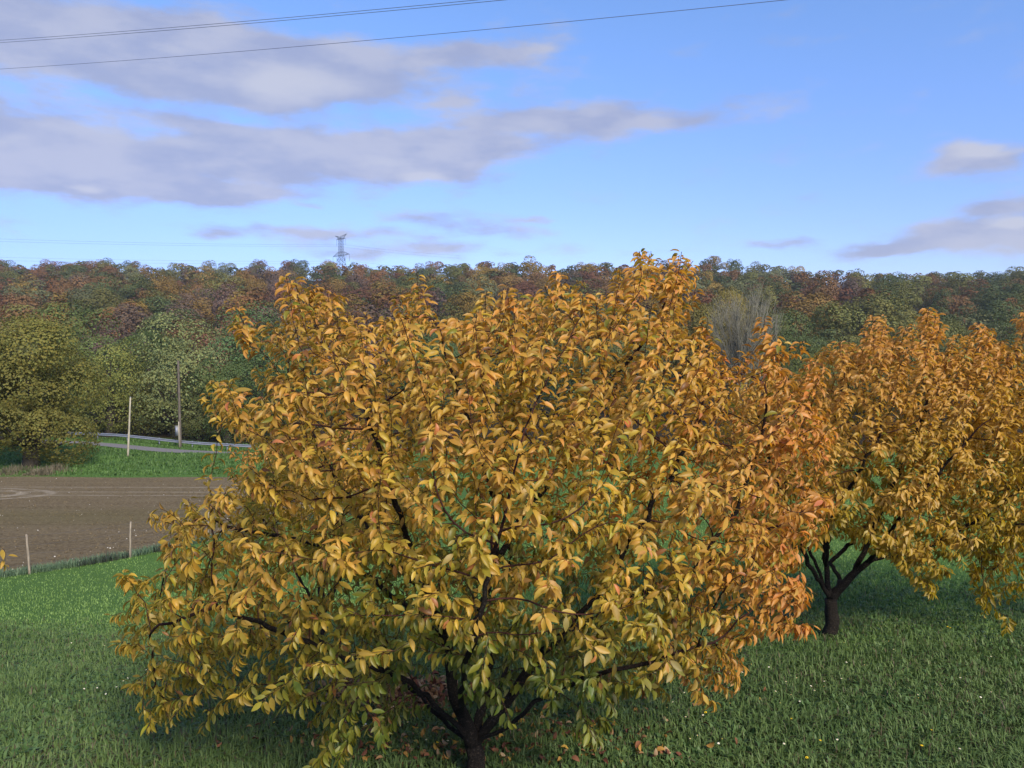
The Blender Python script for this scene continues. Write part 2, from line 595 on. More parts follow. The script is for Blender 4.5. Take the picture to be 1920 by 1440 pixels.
xs = np.linspace(-75, -6, 139)
ts = np.linspace(0, 1, 60)
Xf = np.repeat(xs[None, :], 60, 0)
Yf = field_near(xs)[None, :] * (1 - ts[:, None]) + field_far(xs)[None, :] * ts[:, None]
tag(obj('field', grid_mesh('field', Xf, Yf, M_SOIL, 0.06)), kind='structure')

# road
ROAD = np.array([(-120, 118), (-90, 104), (-66, 92), (-55, 86.2), (-47, 83.0), (-42, 81.0), (-36, 79.6), (-28, 78.6), (-18, 77.9), (0, 77.3), (40, 77.0), (110, 76)], float)
sxx = np.linspace(-115, 108, 300)
rc = np.interp(sxx, ROAD[:, 0], ROAD[:, 1])
kk = np.ones(9) / 9
rc = np.concatenate([rc[:4], np.convolve(rc, kk, 'valid'), rc[-4:]])
Xr = np.repeat(sxx[None, :], 6, 0)
Yr = rc[None, :] + np.linspace(-2.0, 2.0, 6)[:, None]
tag(obj('road', grid_mesh('road', Xr, Yr, M_ROAD, 0.05)), kind='structure')


def road_y(x):
    return np.interp(x, sxx, rc)


hz = MB()
hz.box((0, 500, 32), (2200, 1300, 110))
m = bpy.data.materials.new('haze_air')
m.use_nodes = True
n = NT(m.node_tree)
pv = n.node('ShaderNodeVolumePrincipled')
pv.inputs['Color'].default_value = (0.86, 0.92, 1.0, 1)
pv.inputs['Density'].default_value = HAZE
n.t.links.new(pv.outputs[0], n.node('ShaderNodeOutputMaterial').inputs['Volume'])
tag(obj('haze', hz.mesh('haze', m, False)), kind='stuff')

# ------------------------------------------------------------------ wooded hill
def crown_mesh(name, r, n, leaf, lobes=16, low=0.10, flat=1.0, keep=0.55):
    """crown in a unit box (width 1, height 1): leaf sprays over many overlapping boughs"""
    L = []
    while len(L) < lobes:
        p = r.uniform(-1, 1, 3)
        if np.linalg.norm(p) > 1:
            continue
        if low < 0.03 and p[2] < 0:
            p[:2] /= math.sqrt(1 - p[2] ** 2) ** .85
        L.append(p)
    L = np.array(L)
    if low < 0.03:
        nb = max(4, lobes // 3)
        ab = np.arange(nb) * 2.4 + r.uniform(0, 6)
        rb = r.uniform(.35, .95, nb)
        L[:nb] = np.column_stack([np.cos(ab) * rb, np.sin(ab) * rb, r.uniform(-1.02, -.6, nb)])
    rad = r.uniform(0.26, 0.46, lobes)
    cz = (1 + low) / 2
    hz = (1 - low) / 2
    cen = np.column_stack([L[:, 0] * 0.33, L[:, 1] * 0.33, cz + L[:, 2] * hz * 0.66 * flat])
    rx = rad * 0.44
    rz = rad * hz * 0.72
    idx = r.choice(lobes, n * 2, p=rad ** 2 / (rad ** 2).sum())
    d = r.normal(size=(n * 2, 3))
    d[:, 2] += 0.25
    d /= np.linalg.norm(d, axis=1, keepdims=True)
    s = r.uniform(0.72, 1.08, (n * 2, 1)) ** 0.6
    Pp = cen[idx] + d * s * np.column_stack([rx[idx], rx[idx], rz[idx]])
    # drop sprays buried deep in a neighbouring bough
    q = np.full(n * 2, 9.0)
    for k in range(lobes):
        e = (Pp - cen[k]) / np.array([rx[k], rx[k], rz[k]])
        dist = np.linalg.norm(e, axis=1)
        dist[idx == k] = 9
        q = np.minimum(q, dist)
    ok = np.where(q > keep)[0][:n]
    Pp, d, idx = Pp[ok], d[ok], idx[ok]
    m_ = len(ok)
    cd = (Pp - np.array([0, 0, cz * .8])) / np.array([.5, .5, hz])
    cd /= np.linalg.norm(cd, axis=1, keepdims=True) + 1e-6
    nrm = d * .75 + cd * .7 + r.normal(scale=0.38, size=(m_, 3))
    nrm /= np.linalg.norm(nrm, axis=1, keepdims=True)
    t = np.cross(nrm, r.normal(size=(m_, 3)))
    t /= np.linalg.norm(t, axis=1, keepdims=True)
    b = np.cross(nrm, t)
    ls = leaf * r.uniform(0.6, 1.3, (m_, 1))
    lw = ls * r.uniform(0.4, 0.75, (m_, 1))
    zz = np.array([1.0, 1.0, 0.8])
    V = np.stack([Pp - t * ls * zz, Pp + b * lw + nrm * ls * .18, Pp + t * ls * zz, Pp - b * lw + nrm * ls * .18], 1)
    i = np.arange(m_)[:, None] * 4
    F = np.concatenate([i + [0, 1, 2], i + [0, 2, 3]], 1).reshape(-1, 3)
    lobetone = r.uniform(0.86, 1.14, lobes)
    v = (lobetone[idx] * r.uniform(0.78, 1.22, m_))[:, None]
    hue = r.normal(0, 0.07, (m_, 1))
    tone = np.concatenate([v * (1 + hue), v, v * (1 - hue)], 1)
    return mesh_np(name, V, F, 3, M_FAR, np.repeat(tone, 4, axis=0), smooth=False), cen


def trunk_mesh(name, cen, r, w, h, base_r, mat=None, lim=14):
    mb = MB()
    top = np.array([0, 0, h * 0.55])
    bend = r.uniform(-.03, .03, 2) * w
    zs = np.linspace(-0.3, 1, 8)
    P = np.column_stack([bend[0] * np.sin(zs * 3), bend[1] * np.sin(zs * 2.4), zs * top[2]])
    mb.tube(P, base_r * (1.25 - 0.8 * np.clip(zs, 0, 1)) , 8)
    for c in cen[:lim]:
        q = np.array([c[0] * w, c[1] * w, c[2] * h])
        z0 = np.clip(q[2] * 0.5, 0.15 * h, 0.5 * h)
        p0 = np.array([np.interp(z0, P[:, 2], P[:, 0]), np.interp(z0, P[:, 2], P[:, 1]), z0])
        t = np.linspace(0, 1, 6)[:, None]
        mid = (p0 + q) / 2 + np.array([0, 0, -0.06 * h])
        B = (1 - t) ** 2 * p0 + 2 * t * (1 - t) * mid + t * t * q
        B += r.normal(scale=0.008 * h, size=B.shape) * t
        mb.tube(B, base_r * (0.42 - 0.34 * t[:, 0]), 5, cap=False)
    return mb.mesh(name, mat or M_FBARK)


r = np.random.default_rng(21)
HILL = [crown_mesh('hill_tree', np.random.default_rng(100 + k), 4200, 0.0205, lobes=r.integers(20, 30), low=0.025, keep=0.5)[0] for k in range(8)]
for me in HILL:
    pass
TONES = {
    'maroon': [(0.092, 0.036, 0.020), (0.085, 0.038, 0.024)],
    'purple-brown': [(0.074, 0.048, 0.040), (0.066, 0.045, 0.034)],
    'rusty brown': [(0.105, 0.048, 0.018), (0.095, 0.052, 0.022)],
    'ochre': [(0.13, 0.088, 0.018), (0.12, 0.075, 0.02)],
    'olive green': [(0.062, 0.068, 0.018), (0.075, 0.075, 0.02)],
    'dark green': [(0.032, 0.050, 0.016), (0.036, 0.055, 0.020)],
    'grey-green': [(0.066, 0.078, 0.034), (0.075, 0.085, 0.04)],
}
TONES = {k: [tuple(np.array(c) * 1.45 * .86 + np.array((.100, .083, .040)) * .14) for c in v] for k, v in TONES.items()}
NAMES = list(TONES)


def hill_tone(px, py, rr):
    if py < 522:
        p = [.07, .07, .18, .17, .27, .16, .08]
    elif py < 570:
        p = [.17, .17, .20, .14, .17, .09, .06]
    else:
        p = [.06, .10, .08, .10, .30, .22, .14]
    p = np.array(p)
    if px > 1280:
        p = p * np.array([.5, .6, .8, .9, 1.6, 1.6, 1.2])
    # clumps of one kind
    c = math.sin(px * 0.013 + py * 0.05) + math.sin(px * 0.031 - py * 0.09)
    if c > 0.7:
        p = p * np.array([2.2, 2.2, 1.3, .6, .5, .5, .5])
    elif c < -0.7:
        p = p * np.array([.4, .5, .8, 1.3, 1.8, 1.8, 1.6])
    return NAMES[rr.choice(7, p=p / p.sum())]


def where(px):
    for lim, t_ in ((100, 'at the left edge'), (240, 'above the big oak'), (400, 'above the utility pole'), (520, 'left of the nearest cherry'), (600, 'left of the pylon'),
                    (690, 'below the pylon'), (850, 'right of the pylon'), (1020, 'above the nearest cherry'), (1180, 'left of the tallest shoots'), (1320, 'behind the tallest shoots'),
                    (1470, 'above the bare tree'), (1600, 'right of the bare tree'), (1760, 'above the second cherry')):
        if px < lim:
            return t_
    return 'towards the right edge'


cand = []
rh = np.random.default_rng(5)
d = 640.0
while d > 165:
    step = 13.0 + (640 - d) * 0.004
    half = d * 0.76
    x = -half + rh.uniform(0, 15)
    while x < half:
        xx, dd = x + rh.normal(0, 3.5), d + rh.normal(0, 4.5)
        wd = rh.uniform(12.5, 21.5)
        hh = rh.uniform(11, 17) * (0.85 + 0.3 * (wd - 12.5) / 9)
        if rh.random() < .06:
            hh *= 1.2
        cand.append((xx, dd, wd, hh))
        x += rh.uniform(10, 17)
    d -= step
# keep those whose crowns show above the ones in front (nearest first)
cand.sort(key=lambda c: c[1])
sky_px = np.full(300, 900.0)
vis = []
for (x, dd, wd, hh) in cand:
    z = float(H(x, dd))
    px, ptop = to_px(np.array([x, dd, z + hh]))
    wpx = wd / dd * F_PX
    if px < -wpx or px > 1920 + wpx:
        continue
    a, b = int(np.clip((px - wpx * .4) / 8 + 25, 0, 299)), int(np.clip((px + wpx * .4) / 8 + 26, 1, 300))
    show = np.mean(sky_px[a:b]) - ptop
    area = max(0, show) * wpx
    inframe = -0.4 * wpx < px < 1920 + 0.4 * wpx
    vis.append((area if inframe else 0, x, dd, wd, hh, z, float(px), float(ptop)))
    sky_px[a:b] = np.minimum(sky_px[a:b], ptop + 4)
vis.sort(key=lambda v: -v[0])
single = vis[:290]
rest = [v for v in vis[290:] if v[0] > 0 or rh.random() < .16]

hill_objs = {}
for (area, x, dd, wd, hh, z, px, ptop) in single:
    kind = hill_tone(px, ptop + 8, rh)
    o = bpy.data.objects.new('hill_tree', HILL[rh.integers(8)])
    COL.objects.link(o)
    o.location = (x, dd, z - 0.3)
    o.rotation_euler = (0, 0, rh.uniform(0, 6.28))
    o.scale = (wd, wd, hh)
    c = np.array(TONES[kind][rh.integers(2)]) * rh.uniform(0.95, 1.55)
    o.color = (*c, 1)
    row = 'on the skyline' if ptop < 512 else ('high on the hill' if ptop < 535 else ('half-way down the hill' if ptop < 565 else 'at the foot of the hill'))
    size = 'broad ' if wd > 18.5 else ('slim ' if wd < 15 else '')
    tag(o, f'{size}{kind} crown {row}, {where(px)}', 'tree', 'trees of the wooded hill')
    hill_objs.setdefault(o['label'], []).append((px, o))
for lab, lst in hill_objs.items():
    if len(lst) > 1:
        lst.sort(key=lambda q_: q_[0])
        words = ['leftmost'] + [f'{o_} from left' for o_ in ('second', 'third', 'fourth', 'fifth', 'sixth', 'seventh', 'eighth')]
        words = words[:len(lst) - 1] + ['rightmost']
        for k, (_, o) in enumerate(lst):
            if k < len(words) and len((words[k] + ' ' + lab).split()) <= 16:
                o['label'] = f"{words[k]} {lab}"
# the remaining, smaller slivers of crowns: one far wood
Vs, Fs, Cs, nv = [], [], [], 0
LOW = []
for k in range(4):
    me, _ = crown_mesh('low', np.random.default_rng(300 + k), 400, 0.052, lobes=12, low=0.02, keep=0.5)
    V = np.empty(len(me.vertices) * 3, np.float32)
    me.vertices.foreach_get('co', V)
    F = np.empty(len(me.loops), np.int32)
    me.loops.foreach_get('vertex_index', F)
    Cc = np.empty(len(me.vertices) * 4, np.float32)
    me.attributes['tone'].data.foreach_get('color', Cc)
    LOW.append((V.reshape(-1, 3), F, Cc.reshape(-1, 4)[:, :3]))
    bpy.data.meshes.remove(me)
for (area, x, dd, wd, hh, z, px, ptop) in rest:
    V, F, Cc = LOW[rh.integers(4)]
    a = rh.uniform(0, 6.28)
    Rm = np.array([[math.cos(a), -math.sin(a), 0], [math.sin(a), math.cos(a), 0], [0, 0, 1]])
    Vs.append((V * [wd, wd, hh]) @ Rm.T + [x, dd, z - 0.3])
    Fs.append(F + nv)
    nv += len(V)
    Cs.append(Cc * np.array(TONES[hill_tone(px, ptop + 8, rh)][0]))
if Vs:
    o = obj('woodland', mesh_np('woodland', np.concatenate(Vs), np.concatenate(Fs), 3, foliage_mat('woodland_foliage', 'tone', 0.25, 0.7, 0.2), np.concatenate(Cs), smooth=False))
    tag(o, 'mixed autumn woodland filling the hill between the nearer crowns', 'woodland', kind='stuff')

# ------------------------------------------------------------------ trees at the edge of the wood
MID = [crown_mesh('crown', np.random.default_rng(500 + k), (36000, 13000, 13000, 13000, 13000)[k], (.0092, .0105, .0105, .0105, .0105)[k], lobes=(40, 30, 36, 24, 30)[k], low=(-0.01, -0.02, -0.03, 0.04, -0.04)[k], keep=0.62) for k in range(5)]
MIDT = []


def mid_tree(px, d, top, wpx, tone, label, var, name='broadleaf_tree', cat='tree', group='trees along the edge of the wood', trunk=0.035):
    g = at(px, 800, d)
    z = float(H(g[0], d)) - 0.1
    ztop = at(px, top, d)[2]
    hh, wd = ztop - z, wpx / F_PX * d
    e = empty(name, (g[0], d, z), label, cat, group)
    e.rotation_euler = (0, 0, rh.uniform(0, 6.28))
    me, cen = MID[var]
    c = obj('crown', me, e)
    c.scale = (wd, wd, hh)
    c.color = (*(np.array(tone) * 1.95 * rh.uniform(0.93, 1.07)), 1)
    obj('trunk', trunk_mesh('trunk', cen, rh, wd, hh, trunk * hh), e)
    return e


mid_tree(55, 62, 562, 285, (0.082, 0.078, 0.018), 'big olive-yellow oak standing beside the ploughed field, crown down to the grass', 0, 'oak_tree', trunk=0.04)
mid_tree(205, 92, 588, 165, (0.082, 0.088, 0.022), 'light olive tree beside the oak, behind the guardrail', 1)
mid_tree(332, 94, 566, 215, (0.088, 0.100, 0.038), 'tall pale grey-green tree rising right behind the utility pole', 2)
mid_tree(425, 92, 622, 160, (0.040, 0.058, 0.018), 'dark green tree behind the guardrail where it meets the nearest cherry tree', 4)
mid_tree(140, 118, 548, 230, (0.050, 0.066, 0.020), 'mid green round tree in the second row, peeping over oak and olive tree', 2)
mid_tree(10, 112, 520, 210, (0.085, 0.085, 0.030), 'yellowish grey-green tall tree rising behind the big oak at the photo edge', 1)
mid_tree(262, 128, 600, 170, (0.034, 0.052, 0.016), 'dark green tree in the gap between the light olive and pale tall tree', 3)
mid_tree(470, 126, 552, 220, (0.040, 0.066, 0.024), 'broad dark green tree behind the first upright cherry shoots', 2)
mid_tree(590, 120, 628, 190, (0.045, 0.070, 0.020), 'green tree just above the left shoulder of the nearest cherry', 1)
mid_tree(700, 134, 592, 150, (0.070, 0.045, 0.040), 'purplish brown round tree showing above the nearest cherry crown', 3)
mid_tree(800, 124, 600, 190, (0.042, 0.064, 0.022), 'dark green tree behind the tall central cherry spike', 0)
mid_tree(930, 128, 606, 190, (0.052, 0.066, 0.022), 'green tree hidden behind the middle of the nearest cherry crown', 2)
mid_tree(1065, 122, 600, 190, (0.038, 0.056, 0.020), 'dark tree glimpsed through the gap in the nearest cherry crown', 4)
mid_tree(1200, 126, 580, 180, (0.066, 0.068, 0.022), 'olive tree behind the tallest shoots of the nearest cherry', 1)
mid_tree(1300, 140, 540, 150, (0.078, 0.068, 0.018), 'rounded olive-gold tree left of the bare grey tree', 3)
mid_tree(1365, 150, 520, 140, (0.10, 0.082, 0.020), 'golden olive tree rising just over the bare grey tree', 0)
mid_tree(1535, 116, 612, 150, (0.075, 0.085, 0.022), 'yellow-green bushy tree right of the bare grey tree', 1)
mid_tree(1480, 150, 568, 150, (0.045, 0.060, 0.020), 'dark green tree behind the right edge of the bare grey tree', 2)
mid_tree(1640, 128, 592, 170, (0.055, 0.068, 0.024), 'green tree showing over the top of the second cherry tree', 4)
mid_tree(1700, 112, 640, 120, (0.035, 0.050, 0.018), 'dark green low tree in the notch between the two right-hand cherries', 3)
mid_tree(1770, 136, 580, 180, (0.066, 0.070, 0.024), 'olive tree behind the first red-tipped shoots on the right', 0)
mid_tree(1900, 128, 572, 190, (0.052, 0.066, 0.024), 'grey-green tree rising behind the rightmost cherry tree', 2)

# bushes that close the wood behind the guardrail
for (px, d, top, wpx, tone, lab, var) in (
        (110, 104, 735, 110, (0.020, 0.030, 0.011), 'blackish bush half hidden behind the oak', 4),
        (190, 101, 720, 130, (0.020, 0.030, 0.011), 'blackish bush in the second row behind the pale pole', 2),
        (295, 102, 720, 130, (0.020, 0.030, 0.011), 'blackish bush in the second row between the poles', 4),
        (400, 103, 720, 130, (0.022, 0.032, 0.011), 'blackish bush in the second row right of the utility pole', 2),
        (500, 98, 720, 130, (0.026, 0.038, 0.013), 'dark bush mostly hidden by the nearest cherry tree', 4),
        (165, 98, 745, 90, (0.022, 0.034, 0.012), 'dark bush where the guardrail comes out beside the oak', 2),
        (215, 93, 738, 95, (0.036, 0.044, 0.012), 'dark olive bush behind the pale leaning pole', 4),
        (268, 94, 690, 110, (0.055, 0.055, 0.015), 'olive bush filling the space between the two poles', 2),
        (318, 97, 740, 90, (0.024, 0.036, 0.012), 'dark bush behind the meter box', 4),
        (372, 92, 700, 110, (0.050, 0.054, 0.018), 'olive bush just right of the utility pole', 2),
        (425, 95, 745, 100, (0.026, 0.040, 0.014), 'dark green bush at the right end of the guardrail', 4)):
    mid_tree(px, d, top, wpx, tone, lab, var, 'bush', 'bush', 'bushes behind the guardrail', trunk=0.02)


def bare_tree(px, d, top, wpx, label):
    """leafless grey tree: fans of fine upright twigs"""
    g = at(px, 800, d)
    z = float(H(g[0], d)) - 0.1
    hh, wd = at(px, top, d)[2] - z, wpx / F_PX * d
    rr = np.random.default_rng(77)
    e = empty('bare_tree', (g[0], d, z), label, 'tree')
    mt, nt = material('grey_twigs')
    oc = nt.node('ShaderNodeTexCoord').outputs['Object']
    surface(nt, principled(nt, nt.mix(nt.noise(oc, 2.0, 3), (0.13, 0.125, 0.095), (0.24, 0.23, 0.185)), 0.85, 0.1))
    tr, tw = MB(), MB()
    P = np.column_stack([np.zeros(6), np.zeros(6), np.linspace(-0.2, hh * .45, 6)])
    tr.tube(P, np.linspace(.26, .14, 6), 8)
    tips = []
    for k in range(46):
        a = rr.uniform(0, 6.28)
        z0 = hh * rr.uniform(.08, .45)
        rad = wd * .5 * rr.uniform(.15, 1) ** .7
        zt = hh * (0.55 + 0.45 * math.sqrt(max(0, 1 - (rad / (wd * .5)) ** 2)) * rr.uniform(.8, 1.0)) * rr.uniform(.85, 1)
        q = np.array([math.cos(a) * rad, math.sin(a) * rad, zt])
        t = np.linspace(0, 1, 8)[:, None]
        c1 = np.array([q[0] * .55, q[1] * .55, z0 + (zt - z0) * .3])
        B = (1 - t) ** 2 * np.array([0, 0, z0]) + 2 * t * (1 - t) * c1 + t * t * q
        tr.tube(B, 0.075 * (1 - t[:, 0] * .85), 4, cap=False)
        for j in range(34):
            s = rr.uniform(.25, 1.0)
            i = int(s * 7)
            p0 = B[min(i, 7)]
            dr = np.array([q[0], q[1], 0]) / (rad + .01) * rr.uniform(-.2, .7) + rr.normal(scale=.35, size=3) + np.array([0, 0, 1.0])
            dr /= np.linalg.norm(dr)
            ln = hh * rr.uniform(.06, .17)
            tt = np.linspace(0, 1, 4)[:, None]
            Q = p0 + dr * ln * tt + np.array([0, 0, .25]) * ln * tt ** 2 + rr.normal(scale=.05, size=(4, 3)) * tt
            tw.tube(Q, 0.030 * (1 - tt[:, 0] * .6), 3, cap=False)
            tips.append(Q[-1])
    obj('trunk', tr.mesh('trunk', mt), e)
    obj('twigs', tw.mesh('twigs', mt), e)
    tips = np.array(tips)
    sel = tips[rr.random(len(tips)) < .55]
    nrm = rr.normal(size=(len(sel), 3))
    t = np.cross(nrm, rr.normal(size=(len(sel), 3)))
    t /= np.linalg.norm(t, axis=1, keepdims=True)
    b = np.cross(t, nrm)
    b /= np.linalg.norm(b, axis=1, keepdims=True)
    s = 0.12
    V = np.stack([sel - t * s, sel + b * s * .6, sel + t * s, sel - b * s * .6], 1)
    i = np.arange(len(sel))[:, None] * 4
    F = np.concatenate([i + [0, 1, 2], i + [0, 2, 3]], 1).reshape(-1, 3)
    lf = obj('leaves', mesh_np('leaves', V, F, 3, M_FAR, np.repeat(rr.uniform(.7, 1.3, (len(sel), 1)) * np.ones(3), 4, axis=0), smooth=False), e)
    lf['kind'] = 'stuff'
    lf.color = (0.15, 0.15, 0.085, 1)
    return e


bare_tree(1392, 112, 522, 165, 'nearly bare grey twiggy tree standing out against the wooded hill')

# ------------------------------------------------------------------ pylon and its lines
PYD = 620.0
pyb = at(640, 520, PYD)
pz0 = float(H(pyb[0], PYD))
pyl = empty('pylon', (pyb[0], PYD, pz0), 'lattice steel electricity pylon rising over the wooded skyline', 'pylon')
YAW = R(-47)
pyl.rotation_euler = (0, 0, YAW)
S = PYD / F_PX                 # metres per photo pixel there
ux = 1 / math.cos(YAW)


def pzl(py):
    return at(640, py, PYD)[2] - pz0


def lattice(mb, z0, z1, h0, h1, bays, rad):
    """four corner legs with X bracing"""
    zs = np.linspace(z0, z1, bays + 1)
    hs = np.linspace(h0, h1, bays + 1)
    for sx_, sy_ in ((1, 1), (1, -1), (-1, -1), (-1, 1)):
        mb.tube(np.column_stack([sx_ * hs, sy_ * hs, zs]), rad, 4)
    cs = [(1, 1), (1, -1), (-1, -1), (-1, 1)]
    for k in range(bays):
        for q in range(4):
            a, b = cs[q], cs[(q + 1) % 4]
            for (p, s) in ((a, b), (b, a)):
                mb.tube([(p[0] * hs[k], p[1] * hs[k], zs[k]), (s[0] * hs[k + 1], s[1] * hs[k + 1], zs[k + 1])], rad * .7, 3)
            mb.tube([(a[0] * hs[k + 1], a[1] * hs[k + 1], zs[k + 1]), (b[0] * hs[k + 1], b[1] * hs[k + 1], zs[k + 1])], rad * .6, 3)


zt, zu, zl0, zl1 = pzl(444.5), pzl(446.5), pzl(471.5), pzl(479)
hb = 1.45
tower = MB()
lattice(tower, zl1, zu, hb * 1.02, hb * .98, 6, 0.11)
lattice(tower, pzl(520), zl1, 4.4, hb * 1.02, 5, 0.15)
lattice(tower, 0, pzl(520), 6.4, 4.4, 2, 0.17)
obj('tower', tower.mesh('tower', M_PYLON, False), pyl)


def arm(tip, z_lo, z_hi, ztip, sgn, rad=0.1, half=hb):
    mb = MB()
    T = np.array([sgn * tip, 0, ztip])
    roots = [np.array([sgn * half, s * half, z]) for s in (1, -1) for z in (z_lo, z_hi)]
    for q in roots:
        mb.tube([q, T], rad, 4)
    for f0, f1 in ((.0, .25), (.25, .5), (.5, .75)):
        L = [q + (T - q) * f0 for q in roots]
        U = [q + (T - q) * f1 for q in roots]
        mb.tube([L[0], U[1]], rad * .6, 3)
        mb.tube([L[2], U[3]], rad * .6, 3)
        mb.tube([L[0], U[2]], rad * .6, 3)
        mb.tube([L[1], U[3]], rad * .6, 3)
    return mb.mesh('cross_arm', M_PYLON, False)


LT, UT, ET = 20 * S * ux, 10.4 * S * ux, 14.4 * S * ux
arms = []
for sgn in (-1, 1):
    obj('cross_arm', arm(LT, zl1, zl0, zl1, sgn), pyl)
    obj('cross_arm', arm(UT, zu - .9, zu, zu - .4, sgn), pyl)
    obj('earth_wire_peak', arm(ET, zu, zu + 1.0, zu + 2.6, sgn, 0.1), pyl)
    for (tx, tz, ln) in ((LT, zl1, 5.4), (UT, zu - .4, 5.4)):
        ins = MB()
        zz = np.linspace(0, -ln, 13)
        ins.tube(np.column_stack([np.full(13, sgn * tx), np.zeros(13), tz + zz]), 0.07 + 0.06 * (np.arange(13) % 2), 5)
        obj('insulator', ins.mesh('insulator', M_PYLON, False), pyl)
    ins = MB()
    for off in (-1.7, 1.7):
        ins.tube([(sgn * 6.2 + off, 0, zl1), (sgn * 6.2, 0, zl1 - 4.6)], 0.10, 4)
    obj('insulator', ins.mesh('insulator', M_PYLON, False), pyl)
Rz = np.array([[math.cos(YAW), -math.sin(YAW), 0], [math.sin(YAW), math.cos(YAW), 0], [0, 0, 1]])
perp = Rz @ np.array([0, 1.0, 0])
if perp[0] > 0:
    perp = -perp


def hv_line(local, z_l, yl, yr, label):
    p0 = Rz @ np.array([local, 0, z_l]) + np.array([pyb[0], PYD, pz0])
    mb = MB()
    a = at(-90, yl, 470)
    b = at(860, yr, 800)
    t = np.linspace(0, 1, 40)[:, None]
    sagl = -1.2 * 4 * t * (1 - t) * np.array([0, 0, 1])
    left = a + (p0 - a) * t + sagl
    right = p0 + (b - p0) * t + sagl * .8
    mb.tube(np.concatenate([left, right[1:]]), 0.045, 4)
    o = obj('power_cable', mb.mesh('power_cable', M_CABLE))
    return tag(o, label, 'cable', 'high-voltage cables on the pylon')


hv_line(-UT, zu - 5.8, 450, 484, 'faint high-voltage cable from the upper left arm of the pylon')
hv_line(UT, zu - 5.8, 445, 479, 'faint high-voltage cable from the upper right arm of the pylon')
hv_line(-LT, zl1 - 5.4, 486, 512, 'faint high-voltage cable from the lower left arm of the pylon, just over the treetops')
hv_line(LT, zl1 - 5.4, 480, 506, 'faint high-voltage cable from the lower right arm of the pylon, just over the treetops')
# ------------------------------------------------------------------ near overhead cables


def near_cable(x0, y0, x1, y1, d0, d1, label, rad=0.0075, sag=0.06):
    A, B = at(x0, y0, d0), at(x1, y1, d1)
    v = B - A
    t = np.linspace(-0.8, 1.6, 60)
    P = A + v * t[:, None]
    P[:, 2] += (1 - (2 * (t - .5)) ** 2) * sag * -1
    mb = MB()
    mb.tube(P, rad, 5)
    o = obj('overhead_cable', mb.mesh('overhead_cable', M_CABLE))
    return tag(o, label, 'cable', 'overhead cables crossing the sky')


near_cable(0, 75.5, 960, -6.5, 31, 19, 'upper of the close pair of dark overhead cables crossing the top of the sky')
near_cable(0, 80.0, 975, -3.0, 31, 19, 'lower of the close pair of dark overhead cables crossing the top of the sky')
near_cable(0, 129.5, 1530, -6.0, 31, 16, 'single dark overhead cable below the pair, crossing the sky', 0.0068, 0.11)

# ------------------------------------------------------------------ poles, guardrail, fence
pb = ground_hit(239.5, 856, 40, 90)
pt = at(244.5, 745, pb[1] + 0.3)
e = empty('pale_pole', pb, 'pale bare wooden pole leaning slightly on the grass bank before the road', 'pole')
mb = MB()
t = np.linspace(0, 1, 8)[:, None]
mb.tube((pt - pb) * t + np.array([0, 0, -.15]) * (1 - t), 0.10 - 0.035 * t[:, 0], 10)
obj('shaft', mb.mesh('shaft', M_PALEPOLE), e)
mb = MB()
mb.tube([(pt - pb), (pt - pb) + [0, 0, .05]], [.086, .05], 10)
obj('pole_cap', mb.mesh('pole_cap', M_GALV), e)

UPD = 84.6
ub = at(338.5, 848, UPD)
ub[2] = H(ub[0], UPD)
ut = at(334, 676, UPD) - ub
e = empty('utility_pole', ub, 'tall dark wooden utility pole behind the guardrail with a grey box', 'utility pole')
mb = MB()
t = np.linspace(0, 1, 10)[:, None]
mb.tube(ut * t + np.array([0, 0, -.3]) * (1 - t), 0.16 - 0.05 * t[:, 0], 10)
obj('shaft', mb.mesh('shaft', M_WOODPOLE), e)
q = MB()
q.box((-0.26, -0.2, 1.9), (0.30, 0.22, 1.05))
q.box((-0.26, -0.2, 2.445), (0.36, 0.28, 0.04))
bx = obj('meter_box', q.mesh('meter_box', M_BOX, False), e)
q = MB()
q.box((-0.26, -0.325, 1.9), (0.24, 0.02, 0.85))
obj('box_door', q.mesh('box_door', M_GALV, False), bx)
q = MB()
q.tube([(-.04, -.2, -.2), (-.04, -.2, 2.9)], 0.055, 8)
obj('cable_conduit', q.mesh('cable_conduit', M_PALEPOLE), e)
# W-beam guardrail on the far side of the road
gxx = np.linspace(-51.5, -6, 113)
gyy = road_y(gxx) + 2.0 + np.interp(gxx, [-62, -50, -40, -30, -6], [2.0, 2.6, 3.2, 3.0, 3.0])
gp = np.column_stack([gxx, gyy, H(gxx, gyy)])
rail_e = empty('guardrail', gp[56], 'galvanised steel W-beam guardrail curving along the far side of the road', 'guardrail')
prof = np.array([(0, .155), (-.05, .13), (-.083, .09), (-.05, .05), (-.01, .03), (0, 0), (-.01, -.03), (-.05, -.05), (-.083, -.09), (-.05, -.13), (0, -.155)])
prof = np.concatenate([prof, prof[::-1] + [.008, 0]])
T = np.gradient(gp[:, :2], axis=0)
T /= np.linalg.norm(T, axis=1, keepdims=True)
N2 = np.column_stack([-T[:, 1], T[:, 0]])
V = gp[:, None, :] - gp[56] + np.concatenate([N2[:, None, :] * prof[None, :, :1], np.broadcast_to(prof[None, :, 1:] + 0.62, (len(gp), len(prof), 1))], -1)
k = len(prof)
i = np.arange(len(gp) - 1)[:, None] * k + np.arange(k)[None, :]
i2 = np.arange(len(gp) - 1)[:, None] * k + (np.arange(k)[None, :] + 1) % k
F = np.stack([i, i2, i2 + k, i + k], -1).reshape(-1, 4)
obj('rail_beam', mesh_np('rail_beam', V.reshape(-1, 3), F, 4, M_GALV, smooth=False), rail_e)
q = MB()
q.box((0, 0, 0.24), (0.12, 0.07, 1.12))
q.box((0, -.02, .62), (0.14, .09, .3))
pm = q.mesh('rail_post', M_GALV, False)
acc = 0
